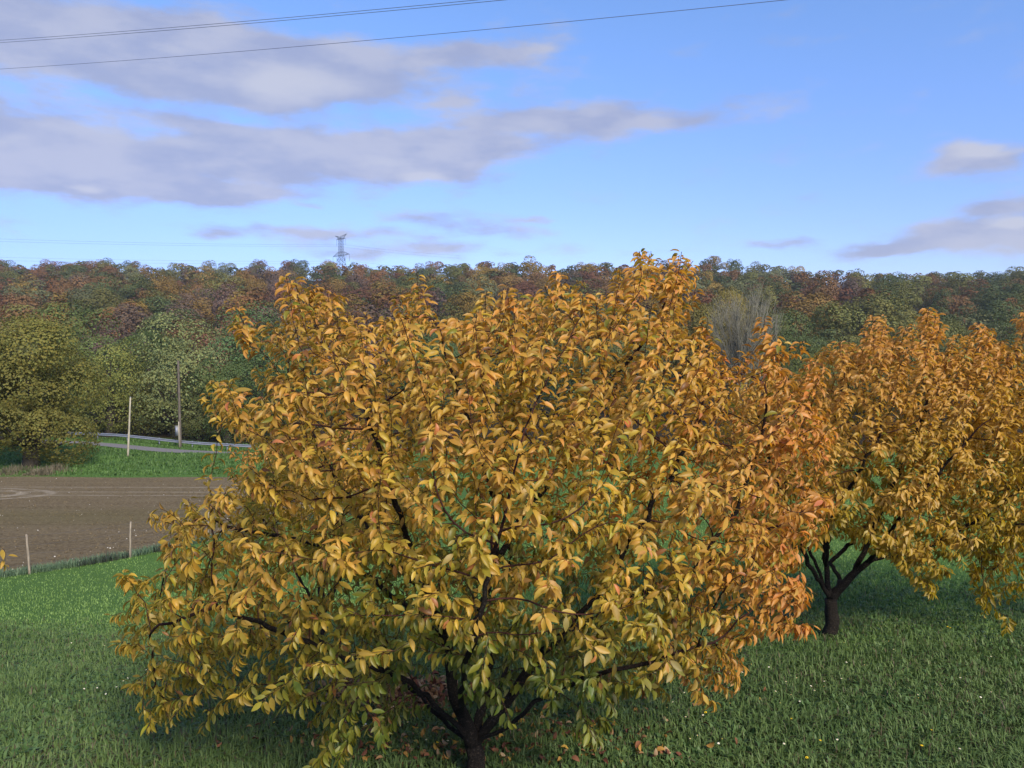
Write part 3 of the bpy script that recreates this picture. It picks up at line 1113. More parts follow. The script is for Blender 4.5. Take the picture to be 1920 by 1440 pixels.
for j in range(1, len(gp)):
    acc += np.linalg.norm(gp[j, :2] - gp[j - 1, :2])
    if acc >= 4.0:
        acc = 0
        o = obj('rail_post', pm, rail_e, gp[j] - gp[56] + np.append(N2[j] * .09, 0))
        o.rotation_euler = (0, 0, math.atan2(T[j, 1], T[j, 0]))

# wire fence
fe = empty('wire_fence', FP0, 'post and wire fence between the meadow and the ploughed field', 'fence')
tops = {0: (50, 1002), 1: (245.5, 978)}
wires = [MB() for _ in range(4)]
prev = None
for k in range(-4, 4):
    p = FP0[:2] + FDIR * FLEN * k
    b = np.array([p[0], p[1], H(*p)])
    if k in tops:
        tp = at(*tops[k], b[1])
    else:
        tp = b + np.array([rng.uniform(-.06, .06), rng.uniform(-.05, .05), 1.3])
    mb = MB()
    t = np.linspace(0, 1, 6)[:, None]
    pts = b + (tp - b) * t - np.array([0, 0, .1]) * (1 - t)
    mb.tube(pts - FP0 + np.column_stack([np.sin(t[:, 0] * 5 + k) * .012, np.zeros(6), np.zeros(6)]), 0.042 - 0.012 * t[:, 0], 7)
    o = obj('post', mb.mesh('post', M_POST), fe)
    if k == 0:
        o['label'] = 'brownish thin post, left of the two seen'
    if k == 1:
        o['label'] = 'pale leaning post beside the cherry leaves'
    if prev is not None:
        for q_, f in enumerate((.25, .5, .72, .95)):
            a_, b_ = prev[0] + (prev[1] - prev[0]) * f, b + (tp - b) * f
            tt = np.linspace(0, 1, 9)[:, None]
            wires[q_].tube(a_ + (b_ - a_) * tt - FP0 - np.array([0, 0, .05]) * (4 * tt * (1 - tt)) + [0, .05, 0], 0.003, 3, cap=False)
    prev = (b, tp)
for wm in wires:
    obj('wire', wm.mesh('wire', M_WIRE), fe)


# ------------------------------------------------------------------ grass and ground cover
def blades(name, bx, by, h, wdt, col, lean=0.45, r=None, mat=None, broad=None):
    n_ = len(bx)
    r = r or rng
    base = np.column_stack([bx, by, H(bx, by) - 0.01])
    a = r.uniform(0, 2 * np.pi, n_)
    side = np.column_stack([np.cos(a), np.sin(a), np.zeros(n_)])
    fwd = np.column_stack([-np.sin(a), np.cos(a), np.zeros(n_)])
    ln = np.abs(r.normal(0, lean, n_))[:, None]
    up = np.array([0, 0, 1.0])
    h = h[:, None]
    wv = wdt[:, None]
    mid = base + up * h * 0.55 + fwd * h * ln * 0.35
    tip = base + up * h * np.maximum(0.25, 1 - 0.45 * ln) + fwd * h * ln * 1.0
    V = np.stack([base - side * wv * .45, base + side * wv * .45, mid - side * wv * .5, mid + side * wv * .5, tip], 1)
    i = np.arange(n_)[:, None] * 5
    F = np.concatenate([i + [0, 1, 3], i + [0, 3, 2], i + [2, 3, 4]], 1).reshape(-1, 3)
    C = np.repeat(col, 5, axis=0)
    return obj(name, mesh_np(name, V.reshape(-1, 3), F, 3, mat or M_BLADE, C))


def scatter(n_, d0, d1, p0=-260, p1=2180):
    d_ = np.exp(rng.uniform(math.log(d0), math.log(d1), n_))
    px = rng.uniform(p0, p1, n_)
    return (px - CX) / F_PX * d_, d_


def fbm(x, y, s):
    v = 0
    for k, (f, a) in enumerate(((1, .5), (2.3, .3), (5.1, .2))):
        v = v + a * np.sin(x * s * f + 1.3 * k + 1.7 * np.sin(y * s * f * .8 + k)) * np.cos(y * s * f * 1.1 + .7 * k + 1.3 * np.sin(x * s * f * .6))
    return v


def mixc(a, b, t):
    return np.asarray(a) * (1 - t[:, None]) + np.asarray(b) * t[:, None]


# coarse lawn under the cherries
x, y = scatter(175000, 4.6, 15)
edge = y + 0.25 * x + 1.2 * fbm(x, y, .8)
k = (edge < 12 + rng.normal(0, .8, len(x)))
x, y = x[k], y[k]
tuft = 0.5 + 0.9 * np.clip(fbm(x, y, 2.4) + .35, 0, 1)
h = rng.uniform(.035, .085, len(x)) * (0.6 + tuft)
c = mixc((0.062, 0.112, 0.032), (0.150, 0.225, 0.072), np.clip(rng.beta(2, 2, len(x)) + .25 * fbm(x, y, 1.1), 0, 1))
dry = (rng.random(len(x)) < 0.06 + .20 * np.clip(fbm(x + 7, y, .9), 0, 1))
c[dry] = np.array((0.12, 0.105, 0.06)) * rng.uniform(.6, 1.1, (dry.sum(), 1))
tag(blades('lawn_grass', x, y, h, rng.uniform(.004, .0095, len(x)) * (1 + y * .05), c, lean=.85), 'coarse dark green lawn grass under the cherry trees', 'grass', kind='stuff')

# broad-leaved weeds, clover and plantain in it
x, y = scatter(42000, 4.6, 14)
k = (fbm(x + 3, y - 2, 1.0) > -.06 + rng.normal(0, .14, len(x)))
x, y = x[k], y[k]
c = mixc((0.050, 0.105, 0.030), (0.12, 0.20, 0.07), rng.random(len(x)))
tag(blades('lawn_weeds', x, y, rng.uniform(.05, .10, len(x)), rng.uniform(.018, .034, len(x)), c, lean=.9), 'low broad-leaved weeds growing through the lawn', 'weeds', kind='stuff')

# smooth meadow between lawn and fence
x, y = scatter(165000, 8, 60, -260, 1900)
edge = y + 0.25 * x + 1.2 * fbm(x, y, .8)
k = (edge > 9.5 + rng.normal(0, .8, len(x))) & (y < np.where(x < -6, fence_y(x) + .1, 40))
x, y = x[k], y[k]
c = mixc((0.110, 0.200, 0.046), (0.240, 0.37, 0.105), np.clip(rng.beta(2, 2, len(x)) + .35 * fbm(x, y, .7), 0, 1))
h = rng.uniform(.03, .06, len(x)) * (1 + y * .012) * (1 + .5 * np.clip(fbm(x, y, 1.6), 0, 1))
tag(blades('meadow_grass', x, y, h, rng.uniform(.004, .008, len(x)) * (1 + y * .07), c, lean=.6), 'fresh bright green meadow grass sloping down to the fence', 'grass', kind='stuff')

# rank bluish grass along the fence
n_ = 36000
x = rng.uniform(-34, -6, n_)
off = rng.uniform(-.15, 1.7, n_)
y = fence_y(np.minimum(x, -9)) + off
h = rng.uniform(.12, .5, n_) * (.75 + .4 * fbm(x, y, 1.1)) * (1 - .3 * off / 1.7)
c = mixc((0.085, 0.145, 0.080), (0.17, 0.25, 0.14), rng.random(n_))
dk = (fbm(x * 1.3, y, 1.4) > .1) & (off < .35)
c[dk] = np.array((0.05, 0.06, 0.045)) * rng.uniform(.6, 1.4, (dk.sum(), 1))
tag(blades('verge_grass', x, y, h, rng.uniform(.008, .02, n_), c, lean=.7), 'tall bluish grass left standing along the wire fence', 'grass', kind='stuff')

# bank between field and road, and the verge under the guardrail
n_ = 60000
x = rng.uniform(-62, 0, n_)
y = rng.uniform(55.2, 90, n_)
ry = road_y(x)
k = ((y > field_far(x) - .1) & (np.abs(y - ry) > 2.05))
x, y = x[k], y[k]
tuft = np.clip(fbm(x, y * 1.6, 1.0) + .5, 0, 1)
h = rng.uniform(.12, .30, len(x)) * (.5 + tuft) * np.where(y > field_far(x) + 1.2, 1, .35) * np.where(np.abs(y - road_y(x)) < 3, .5, 1)
c = mixc((0.050, 0.105, 0.024), (0.120, 0.215, 0.055), np.clip(rng.beta(2, 2, len(x)) + .4 * fbm(x, y, .55), 0, 1))
tag(blades('bank_grass', x, y, h, rng.uniform(.04, .09, len(x)), c, lean=.7), 'rough green grass on the bank between field and road', 'grass', kind='stuff')

# withered stalks under the oak
n_ = 3400
x = np.where(rng.random(n_) < .5, rng.normal(-35.6, .9, n_), rng.normal(-39.5, 2.2, n_))
y = rng.uniform(56.6, 60.0, n_)
c = mixc((0.11, 0.095, 0.055), (0.22, 0.19, 0.13), rng.random(n_))
tag(blades('dry_grass', x, y, rng.uniform(.2, .9, n_) * (.55 + .45 * np.sin(x * 2.1)), rng.uniform(.02, .04, n_), c, lean=.55), 'withered brown grass and stalks at the foot of the oak', 'grass', kind='stuff')

# stones on the ploughed field
n_ = 800
x = rng.uniform(-45, -8, n_)
y = field_near(x) + .2 + (field_far(x) - field_near(x) - .4) * rng.random(n_) ** 2.2
s = rng.uniform(.010, .034, n_) * rng.uniform(.6, 1.4, n_)
o8 = np.array([(1, 0, 0), (0, 1, 0), (-1, 0, 0), (0, -1, 0), (0, 0, .8), (0, 0, -.4)], float)
Fo = np.array([(0, 1, 4), (1, 2, 4), (2, 3, 4), (3, 0, 4), (1, 0, 5), (2, 1, 5), (3, 2, 5), (0, 3, 5)])
V = o8[None] * s[:, None, None] * rng.uniform(.6, 1.4, (n_, 6, 1)) + np.column_stack([x, y, H(x, y) + .06 + s * .25])[:, None, :]
F = (np.arange(n_)[:, None, None] * 6 + Fo[None]).reshape(-1, 3)
tag(obj('field_stones', mesh_np('field_stones', V.reshape(-1, 3), F, 3, M_STONE, smooth=False)), 'small pale stones scattered over the ploughed soil', 'stones', kind='stuff')
# clods
n_ = 9000
x = rng.uniform(-48, -8, n_)
y = field_near(x) + .1 + (field_far(x) - field_near(x) - .2) * rng.random(n_) ** 1.8
s = rng.uniform(.02, .07, n_)
V = o8[None] * s[:, None, None] * rng.uniform(.6, 1.4, (n_, 6, 1)) + np.column_stack([x, y, H(x, y) + .06])[:, None, :]
F = (np.arange(n_)[:, None, None] * 6 + Fo[None]).reshape(-1, 3)
tag(obj('soil_clods', mesh_np('soil_clods', V.reshape(-1, 3), F, 3, M_SOIL, smooth=False)), 'crumbled brown clods lying over the ploughed field', 'soil', kind='stuff')

# ------------------------------------------------------------------ cherry leaves
LS = np.array([0, .16, .38, .62, .84, 1.0])
LW = np.array([.0, .62, 1.0, .88, .44, .0])


def leaf_template(bend, fold, twist, wid=0.215, skew=0.0):
    """leaf of length 1 along +y, upper face +z; petiole behind the origin; 17 triangles"""
    n_ = len(LS)
    ang = -bend * LS
    yy, zz = [0.], [0.]
    for k in range(1, n_):
        dl = LS[k] - LS[k - 1]
        am = (ang[k] + ang[k - 1]) / 2
        yy.append(yy[-1] + math.cos(am) * dl)
        zz.append(zz[-1] + math.sin(am) * dl)
    V = [(skew * LS[k] ** 2, yy[k], zz[k]) for k in range(n_)]
    left, right = [], []
    for k in range(1, n_ - 1):
        hw = LW[k] * wid
        nx_, nz_ = -math.sin(ang[k]), math.cos(ang[k])
        up_ = hw * math.tan(fold)
        tw = twist * LS[k]
        for sgn, lst in ((-1, left), (1, right)):
            du = up_ + sgn * math.sin(tw) * hw
            V.append((skew * LS[k] ** 2 + sgn * hw * math.cos(tw), yy[k] + nx_ * du, zz[k] + nz_ * du))
            lst.append(len(V) - 1)
    F = []
    for lst, flip in ((left, True), (right, False)):
        tris = [(0, lst[0], 1)]
        for k in range(3):
            tris += [(k + 1, lst[k], lst[k + 1]), (k + 1, lst[k + 1], k + 2)]
        tris += [(4, lst[3], 5)]
        F += [(a, c, b) if flip else (a, b, c) for a, b, c in tris]
    i = len(V)
    V += [(-.012, -.22, .03), (.012, -.22, .03)]
    F += [(i, i + 1, 0)]
    return np.array(V), np.array(F)


rl = np.random.default_rng(3)
TPL = []
for k in range(14):
    bend = (0.25, .5, .8, 1.1, 1.4, 1.7)[k % 6] if k < 12 else .1
    arch = k in (2, 3, 4, 5, 8, 9, 10, 11)
    TPL.append(leaf_template(bend, rl.uniform(.45, .85) if arch else rl.uniform(.12, .45), rl.uniform(-.5, .5),
                             rl.uniform(.155, .19) if arch else rl.uniform(.17, .215), rl.uniform(-.06, .06)))
LEAF_ME = [mesh_np('leaf', V, F, 3, M_LEAF) for V, F in TPL]
NB = len(TPL)


def in_poly(px, py, poly):
    poly = np.asarray(poly, float)
    x1, y1 = poly[:, 0], poly[:, 1]
    x2, y2 = np.roll(x1, -1), np.roll(y1, -1)
    P = px[:, None]
    Q = py[:, None]
    c = ((y1 > Q) != (y2 > Q)) & (P < (x2 - x1) * (Q - y1) / (y2 - y1 + 1e-12) + x1)
    return c.sum(1) % 2 == 1


def cherry_tree(label, base, limbs, poly, ctr, d0, depth, natt, nleaf, leaf_len, tone_fn, trunk_r, extra=(), seed=1, group='cherry trees of the orchard',
                vis_poly=None, step=0.075, bias=(-.18, -.1, 0), droop=1.0, nparts=300, margin=34, r_tip=0.0021, expo=2.05, hmin=.45, ln_k=1.0):
    """base: xyz; limbs: list of polylines (px, py, depth offset); crown volume from its outline and depth"""
    r = np.random.default_rng(seed)
    base = np.asarray(base, float)
    scale_px = F_PX / d0
    # --- skeleton from the main limbs
    pos, par, lid = [], [], []

    def add(p, pa, l):
        pos.append(np.asarray(p, float))
        par.append(pa)
        lid.append(l)
        return len(pos) - 1

    for li, L in enumerate(limbs):
        P = np.array([at(a, b, d0 + c) for a, b, c in L])
        if li == 0:
            P[0] = base - np.array([0, 0, .12])
            last = -1
        else:
            A = np.array(pos)
            last = int(np.argmin(np.linalg.norm(A - P[0], axis=1)))
            P = np.concatenate([A[last:last + 1], P[1:]])
        for k in range(1, len(P)):
            seg = P[k] - P[k - 1]
            m_ = max(1, int(np.linalg.norm(seg) / step))
            if li == 0 and k == 1:
                last = add(P[0], -1, 0)
            for j in range(1, m_ + 1):
                q = P[k - 1] + seg * j / m_ + r.normal(0, .009, 3)
                last = add(q, last, li)
    # --- crown points to reach
    poly = np.asarray(poly, float)
    lo, hi = poly.min(0), poly.max(0)
    att = []
    rx, ry = ctr[2], ctr[3]
    while len(att) < natt:
        px = r.uniform(lo[0], hi[0], 4000)
        py = r.uniform(lo[1], hi[1], 4000)
        ok = in_poly(px, py, poly)
        for ax, ay in ((margin, 0), (-margin, 0), (0, -margin * 1.3), (0, margin)):
            ok &= in_poly(px + ax, py + ay, poly)
        px, py = px[ok], py[ok]
        rho2 = ((px - ctr[0]) / rx) ** 2 + ((py - ctr[1]) / ry) ** 2
        half = depth * np.sqrt(np.clip(1 - rho2, 0.05, 1))
        u = r.uniform(-1, 1, len(px))
        u = np.sign(u) * np.abs(u) ** .8
        dd = d0 + half * u
        P = np.array([at(a, b, c) for a, b, c in zip(px, py, dd)])
        good = P[:, 2] > H(P[:, 0], P[:, 1]) + hmin
        att.extend(P[good])
    att = np.array(att[:natt])
    if len(extra):
        att = np.concatenate([att, np.array([at(a, b, d0 + c) for a, b, c in extra])])
    # --- space colonisation
    best_d = np.full(len(att), 1e9)
    best_i = np.zeros(len(att), int)
    alive = np.ones(len(att), bool)

    def update(i0):
        A = np.array(pos[i0:])
        if not len(A):
            return
        D = np.linalg.norm(att[:, None, :] - A[None], axis=2)
        j = D.argmin(1)
        dm = D[np.arange(len(att)), j]
        b = dm < best_d
        best_d[b] = dm[b]
        best_i[b] = j[b] + i0

    fork = 6
    update(0)
    kill = step * 1.6
    last_d = best_d.copy()
    stuck = np.zeros(len(att), int)
    for it in range(90):
        alive &= best_d > kill
        stuck = np.where(best_d < last_d - .15 * step, 0, stuck + 1)
        last_d = best_d.copy()
        alive &= stuck < 5
        if not alive.any():
            break
        idx = np.where(alive)[0]
        if it < 4:
            pass
        i0 = len(pos)
        tgt = best_i[idx]
        dirs = att[idx] - np.array(pos)[tgt]
        dirs /= np.linalg.norm(dirs, axis=1, keepdims=True)
        kids = np.bincount([p_ for p_ in par if p_ >= 0], minlength=len(pos))
        for t_ in np.unique(tgt):
            if kids[t_] >= 4:
                continue
            v = dirs[tgt == t_].sum(0)
            if par[t_] >= 0:
                pv = pos[t_] - pos[par[t_]]
                v = v / (np.linalg.norm(v) + 1e-9) + .55 * pv / (np.linalg.norm(pv) + 1e-9)
            v += r.normal(0, .12, 3)
            v /= np.linalg.norm(v) + 1e-9
            add(pos[t_] + v * step, int(t_), lid[t_])
        update(i0)
    P = np.array(pos)
    n_ = len(P)
    par_ = np.array(par)
    nch = np.zeros(n_, int)
    for p_ in par_:
        if p_ >= 0:
            nch[p_] += 1
    zmin, zmax = P[:, 2].min() + .7, P[:, 2].max()
    # --- shoots on the ends
    tips = np.where(nch == 0)[0]
    axis_xy = base[:2]
    newpos, newpar, newlid, shoot = [], [], [], []
    for t_ in tips:
        hf = np.clip((P[t_, 2] - zmin) / (zmax - zmin), 0, 1)
        pv = P[t_] - P[par_[t_]]
        pv /= np.linalg.norm(pv) + 1e-9
        out = np.append(P[t_, :2] - axis_xy, 0)
        out /= np.linalg.norm(out) + 1e-9
        upw = (-.45 + 1.7 * hf) * r.uniform(.6, 1.3)
        v = pv * .8 + out * (.5 - .35 * hf) + np.array([0, 0, upw]) + r.normal(0, .22, 3)
        v /= np.linalg.norm(v)
        ln = r.uniform(.08, .20) * (1 + .9 * hf * (r.random() < .45))
        m_ = 3
        if r.random() < (.5 if hf > .5 else .28):
            ln = r.uniform(.20, .44) * ln_k * (1 if hf > .4 else .8)
            m_ = 6
            fan = P[t_] - (base + np.array([0, 0, .9]))
            fan /= np.linalg.norm(fan)
            v = pv * .3 + fan * .8 + np.array([0, 0, .12 + .75 * hf]) + r.normal(0, .16, 3)
        v /= np.linalg.norm(v)
        for _ in range(3):
            ex, ey = to_px(P[t_] + v * (ln * .92 + .02))
            if not in_poly(np.array([ex]), np.array([ey]), poly)[0]:
                ln *= .7
        last = t_
        for j in range(1, m_ + 1):
            s = j / m_
            q = P[t_] + v * ln * s + np.array([0, 0, (.10 * hf - .06) * ln * s * s * 3]) + r.normal(0, .004, 3)
            newpos.append(q)
            newpar.append(last)
            newlid.append(lid[t_])
            last = n_ + len(newpos) - 1
            shoot.append(last)
    P = np.concatenate([P, np.array(newpos)])
    par_ = np.concatenate([par_, np.array(newpar)])
    lid_ = np.concatenate([np.array(lid), np.array(newlid)])
    N = len(P)
    is_shoot = np.zeros(N, bool)
    is_shoot[shoot] = True
    # --- radii (pipe model), tips to root
    acc = np.zeros(N)
    cnt = np.zeros(N, int)
    for k in range(N):
        if par_[k] >= 0:
            cnt[par_[k]] += 1
    order = []
    depth_ = np.zeros(N, int)
    for k in range(N):   # parents come before children in this list
        if par_[k] >= 0:
            depth_[k] = depth_[par_[k]] + 1
    order = np.argsort(-depth_, kind='stable')
    for k in order:
        if cnt[k] == 0:
            acc[k] = r_tip ** expo
        if par_[k] >= 0:
            acc[par_[k]] += acc[k]
    rad = acc ** (1 / expo)
    kr = trunk_r / rad[0]
    big = np.clip((rad - r_tip) / (rad[0] - r_tip), 0, 1)
    rad = rad * (1 + (kr - 1) * big ** 1.4)
    par0 = np.maximum(par_, 0)
    hv = np.full(N, -1)
    for k in order:
        p_ = par_[k]
        if p_ >= 0 and (hv[p_] < 0 or acc[k] > acc[hv[p_]]):
            hv[p_] = k
    onheavy = np.array([par_[k] >= 0 and hv[par_[k]] == k for k in range(N)])
    for _ in range(22):
        a_ = np.where(onheavy, rad[par0], rad)
        b_ = np.where(hv >= 0, rad[np.maximum(hv, 0)], rad)
        rad = np.where(rad > .016, .25 * a_ + .5 * rad + .25 * b_, rad)
    # root flare
    rad = rad * np.where(P[:, 2] < base[2] + .18, 1 + .16 * (1 - np.clip((P[:, 2] - base[2]) / .18, 0, 1)), 1)
    # --- tubes, one mesh per limb
    heavy = np.full(N, -1)
    for k in order:
        p_ = par_[k]
        if p_ >= 0 and (heavy[p_] < 0 or acc[k] > acc[heavy[p_]]):
            heavy[p_] = k
    mbs = {}
    dark, red = np.array((0.011, 0.009, 0.008)), np.array((0.060, 0.022, 0.018))
    for k in range(N):
        p_ = par_[k]
        if p_ >= 0 and heavy[p_] == k:
            continue
        chain = [k] if p_ < 0 else [p_, k]
        c_ = k
        while heavy[c_] >= 0:
            c_ = heavy[c_]
            chain.append(c_)
        # cut where the limb id changes
        ch = np.array(chain)
        rr = rad[ch].copy()
        if p_ >= 0:
            rr[0] = min(rr[0], rr[1] * 1.3)
        ids = lid_[ch]
        s0 = 0
        while s0 < len(ch) - 1:
            e0 = s0 + 1
            while e0 < len(ch) - 1 and ids[e0 + 1] == ids[e0]:
                e0 += 1
            seg = ch[s0:e0 + 1]
            rs = rr[s0:e0 + 1]
            if rs.max() > .03:
                rs = rs * (1 + .03 * np.sin(np.arange(len(rs)) * 1.9 + k) + r.normal(0, .025, len(rs)))
            thin = np.clip((0.014 - rs) / .010, 0, 1)[:, None]
            sides = 10 if rs.max() > .03 else (6 if rs.max() > .01 else 4 if rs.max() > .005 else 3)
            mbs.setdefault(ids[e0], MB()).tube(P[seg] - base, rs, sides, dark * (1 - thin) + red * thin, cap=(sides > 4))
            s0 = e0
    e = empty('cherry_tree', base, label, 'tree', group)
    for li in sorted(mbs):
        obj('trunk' if li == 0 else 'branch', mbs[li].mesh('trunk' if li == 0 else 'branch', M_BARK), e)
    # --- leaf sites
    sites = []
    gold = 2.39996
    ph = 0.0
    for k in range(N):
        p_ = par_[k]
        if p_ < 0 or rad[k] > 0.0075:
            continue
        m_ = 4.4 if is_shoot[k] else (3.5 if rad[k] < .0045 else 1.9)
        m_ = int(m_ + r.random())
        tv = P[k] - P[p_]
        for j in range(m_):
            s = (j + r.random()) / m_
            ph += gold + r.normal(0, .3)
            sites.append((k, s, ph, cnt[k] == 0 and s > .6))
    sites = [sites[i] for i in r.permutation(len(sites))[:nleaf]]
    ks = np.array([s[0] for s in sites])
    ss = np.array([s[1] for s in sites])[:, None]
    phs = np.array([s[2] for s in sites])
    n_l = len(ks)
    A = P[par_[ks]]
    B = P[ks]
    org = A + (B - A) * ss
    T = B - A
    T /= np.linalg.norm(T, axis=1, keepdims=True) + 1e-9
    ref = np.where(np.abs(T[:, 2:]) < .9, [[0, 0, 1.0]], [[1.0, 0, 0]])
    U = np.cross(T, ref)
    U /= np.linalg.norm(U, axis=1, keepdims=True)
    W = np.cross(T, U)
    radial = U * np.cos(phs)[:, None] + W * np.sin(phs)[:, None]
    hf = np.clip((org[:, 2] - zmin) / (zmax - zmin), 0, 1)[:, None]
    g = (r.uniform(.25, 1.0, (n_l, 1)) * 1.75 * (1 - hf) + r.uniform(.0, .55, (n_l, 1)) * hf) * droop
    D = radial * .92 + T * (r.uniform(.15, .6, (n_l, 1)) + .35 * hf) + np.array([0, 0, -1.0]) * g + np.asarray(bias) + r.normal(0, .12, (n_l, 3))
    D[:, 2] *= 1 - .55 * sstep(hf[:, 0], .3, .75)
    D /= np.linalg.norm(D, axis=1, keepdims=True)
    out = np.column_stack([org[:, :2] - axis_xy, np.zeros(n_l)])
    out /= np.linalg.norm(out, axis=1, keepdims=True) + 1e-9
    nr = np.array([0, 0, 1.0]) + out * .75 + T * .3 + r.normal(0, .38, (n_l, 3))
    nr -= D * (nr * D).sum(1, keepdims=True)
    nr /= np.linalg.norm(nr, axis=1, keepdims=True) + 1e-9
    S_ = np.cross(D, nr)
    size = leaf_len * np.clip(r.normal(.97, .17, n_l), .5, 1.26) * (1 - .22 * (np.array([s[3] for s in sites])))
    up_var = np.array([2, 3, 4, 5, 8, 9, 10, 11])
    lo_var = np.array([0, 1, 2, 6, 7, 8, 12, 13, 3])
    var = np.where(r.random(n_l) < hf[:, 0] * 1.1 + .05, up_var[r.integers(0, len(up_var), n_l)], lo_var[r.integers(0, len(lo_var), n_l)])
    org = org + D * (.2 * size)[:, None]
    px, py = to_px(org)
    col = tone_fn(px, py, hf[:, 0], r, np.linalg.norm(org[:, :2] - axis_xy, axis=1), org)
    # --- the leaves that show largest stay single leaves
    dist = org[:, 1]
    cell = max(10, int(26 * 5 / d0))
    c_ = org + D * (size * .4)[:, None]
    qx, qy = to_px(c_)
    inside = (qx > 0) & (qx < 1920) & (qy > 0) & (qy < 1440)
    if vis_poly is not None:
        inside &= in_poly(qx, qy, vis_poly)
    front = {}
    for k in np.argsort(dist):
        if not inside[k]:
            continue
        key = (int(qx[k] // cell), int(qy[k] // cell))
        if key not in front:
            front[key] = k
    fr = np.array(list(front.values()))
    view = c_[fr] / np.linalg.norm(c_[fr], axis=1, keepdims=True)
    face = np.abs((nr[fr] * view).sum(1)) * .6 + .4
    score = size[fr] / dist[fr] * face
    one = fr[np.argsort(-score)[:nparts]]
    single = np.zeros(n_l, bool)
    single[one] = True
    for k in one:
        o = bpy.data.objects.new('leaf', LEAF_ME[var[k]])
        COL.objects.link(o)
        o.parent = e
        Mx = Matrix.Identity(4)
        for a_, vec in enumerate((S_[k], D[k], nr[k])):
            for b_ in range(3):
                Mx[b_][a_] = vec[b_] * size[k]
        lo_ = org[k] - base
        Mx[0][3], Mx[1][3], Mx[2][3] = lo_
        o.matrix_local = Mx
        o.color = (*col[k], 1)
    Vs, Fs, Cs, nv = [], [], [], 0
    for v_ in range(NB):
        idx = np.where((var == v_) & ~single)[0]
        if not len(idx):
            continue
        tv, tf = TPL[v_]
        Mt = np.stack([S_[idx], D[idx], nr[idx]], 1) * size[idx][:, None, None]
        VV = np.einsum('vk,nkc->nvc', tv, Mt) + (org[idx] - base)[:, None, :]
        Vs.append(VV.reshape(-1, 3))
        Fs.append((tf[None] + (np.arange(len(idx)) * len(tv) + nv)[:, None, None]).reshape(-1, 3))
        nv += len(idx) * len(tv)
        Cs.append(np.repeat(col[idx], len(tv), axis=0))
    fo = obj('foliage', mesh_np('foliage', np.concatenate(Vs), np.concatenate(Fs), 3, M_LEAFS, np.concatenate(Cs)), e)
    fo['kind'] = 'stuff'
    print('TREE', label, 'nodes', N, 'sites', n_l, 'single', len(one), 'root r', rad[0])
    return e


GREEN, OLIVE, YELLOW = np.array((0.12, 0.165, 0.026)), np.array((0.32, 0.265, 0.028)), np.array((0.54, 0.378, 0.054))
OCHRE, ORANGE, SALMON = np.array((0.55, 0.340, 0.062)), np.array((0.59, 0.272, 0.058)), np.array((0.58, 0.24, 0.085))


def lerp(a, b, t):
    return a * (1 - t[:, None]) + b * t[:, None]


def clump(o):
    return np.sin(o[:, 0] * 4.1 + 1.3 * np.sin(o[:, 2] * 3.3)) * np.cos(o[:, 2] * 4.7 + o[:, 1] * 3.1) + .5 * np.sin(o[:, 1] * 7.0 + o[:, 0] * 6.0)


def tone_first(px, py, hf, r, rad, org):
    n_ = len(px)
    t = np.clip(hf * 1.0 + rad * .10 - .08 + .28 * clump(org) + r.normal(0, .12, n_), 0, 1)
    c = lerp(OLIVE, YELLOW, np.clip(t * 2.6, 0, 1))
    c = lerp(c, OCHRE, np.clip(t * 2.2 - .8, 0, 1))
    side = np.clip((org[:, 0] - .85) / .9 + r.normal(0, .22, n_), 0, 1)
    c = lerp(c, ORANGE, np.maximum(side, np.clip((hf - .72) * 2.2 + r.normal(0, .3, n_), 0, .75)))
    low = np.clip((-1.25 - org[:, 2]) / .7, 0, 1) * np.clip(1.35 - np.abs(org[:, 0] + .15) * .95, 0, 1)
    c = lerp(c, GREEN, np.clip(low * 1.2 + r.normal(0, .25, n_), 0, .95) * (low > .02))
    left = np.clip((-org[:, 0] - .8) / 1.2, 0, 1) * np.clip(1 - hf * 2, 0, 1)
    c = lerp(c, OLIVE, left * r.uniform(.0, .8, n_))
    k = r.random(n_)
    c[k < .04] = .5 * GREEN + .5 * OLIVE
    c[(k > .985) & (hf > .3)] = SALMON
    c[(k > .04) & (k < .06)] = np.array((0.24, 0.115, 0.035))
    return c * r.uniform(.74, 1.18, (n_, 1)) * (1 + r.normal(0, .06, (n_, 3)))


def tone_second(px, py, hf, r, rad, org):
    n_ = len(px)
    t = np.clip(hf * 1.0 + .28 * clump(org) + r.normal(0, .14, n_), 0, 1)
    c = lerp(np.array((0.39, 0.29, 0.026)), OCHRE, np.clip(t * 1.6, 0, 1))
    c = lerp(c, np.array((0.53, 0.255, 0.055)), np.clip((hf - .62) * 2.6 + r.normal(0, .2, n_), 0, 1))
    k = r.random(n_)
    c[k < .03] = .5 * GREEN + .5 * OLIVE
    return c * r.uniform(.80, 1.14, (n_, 1))


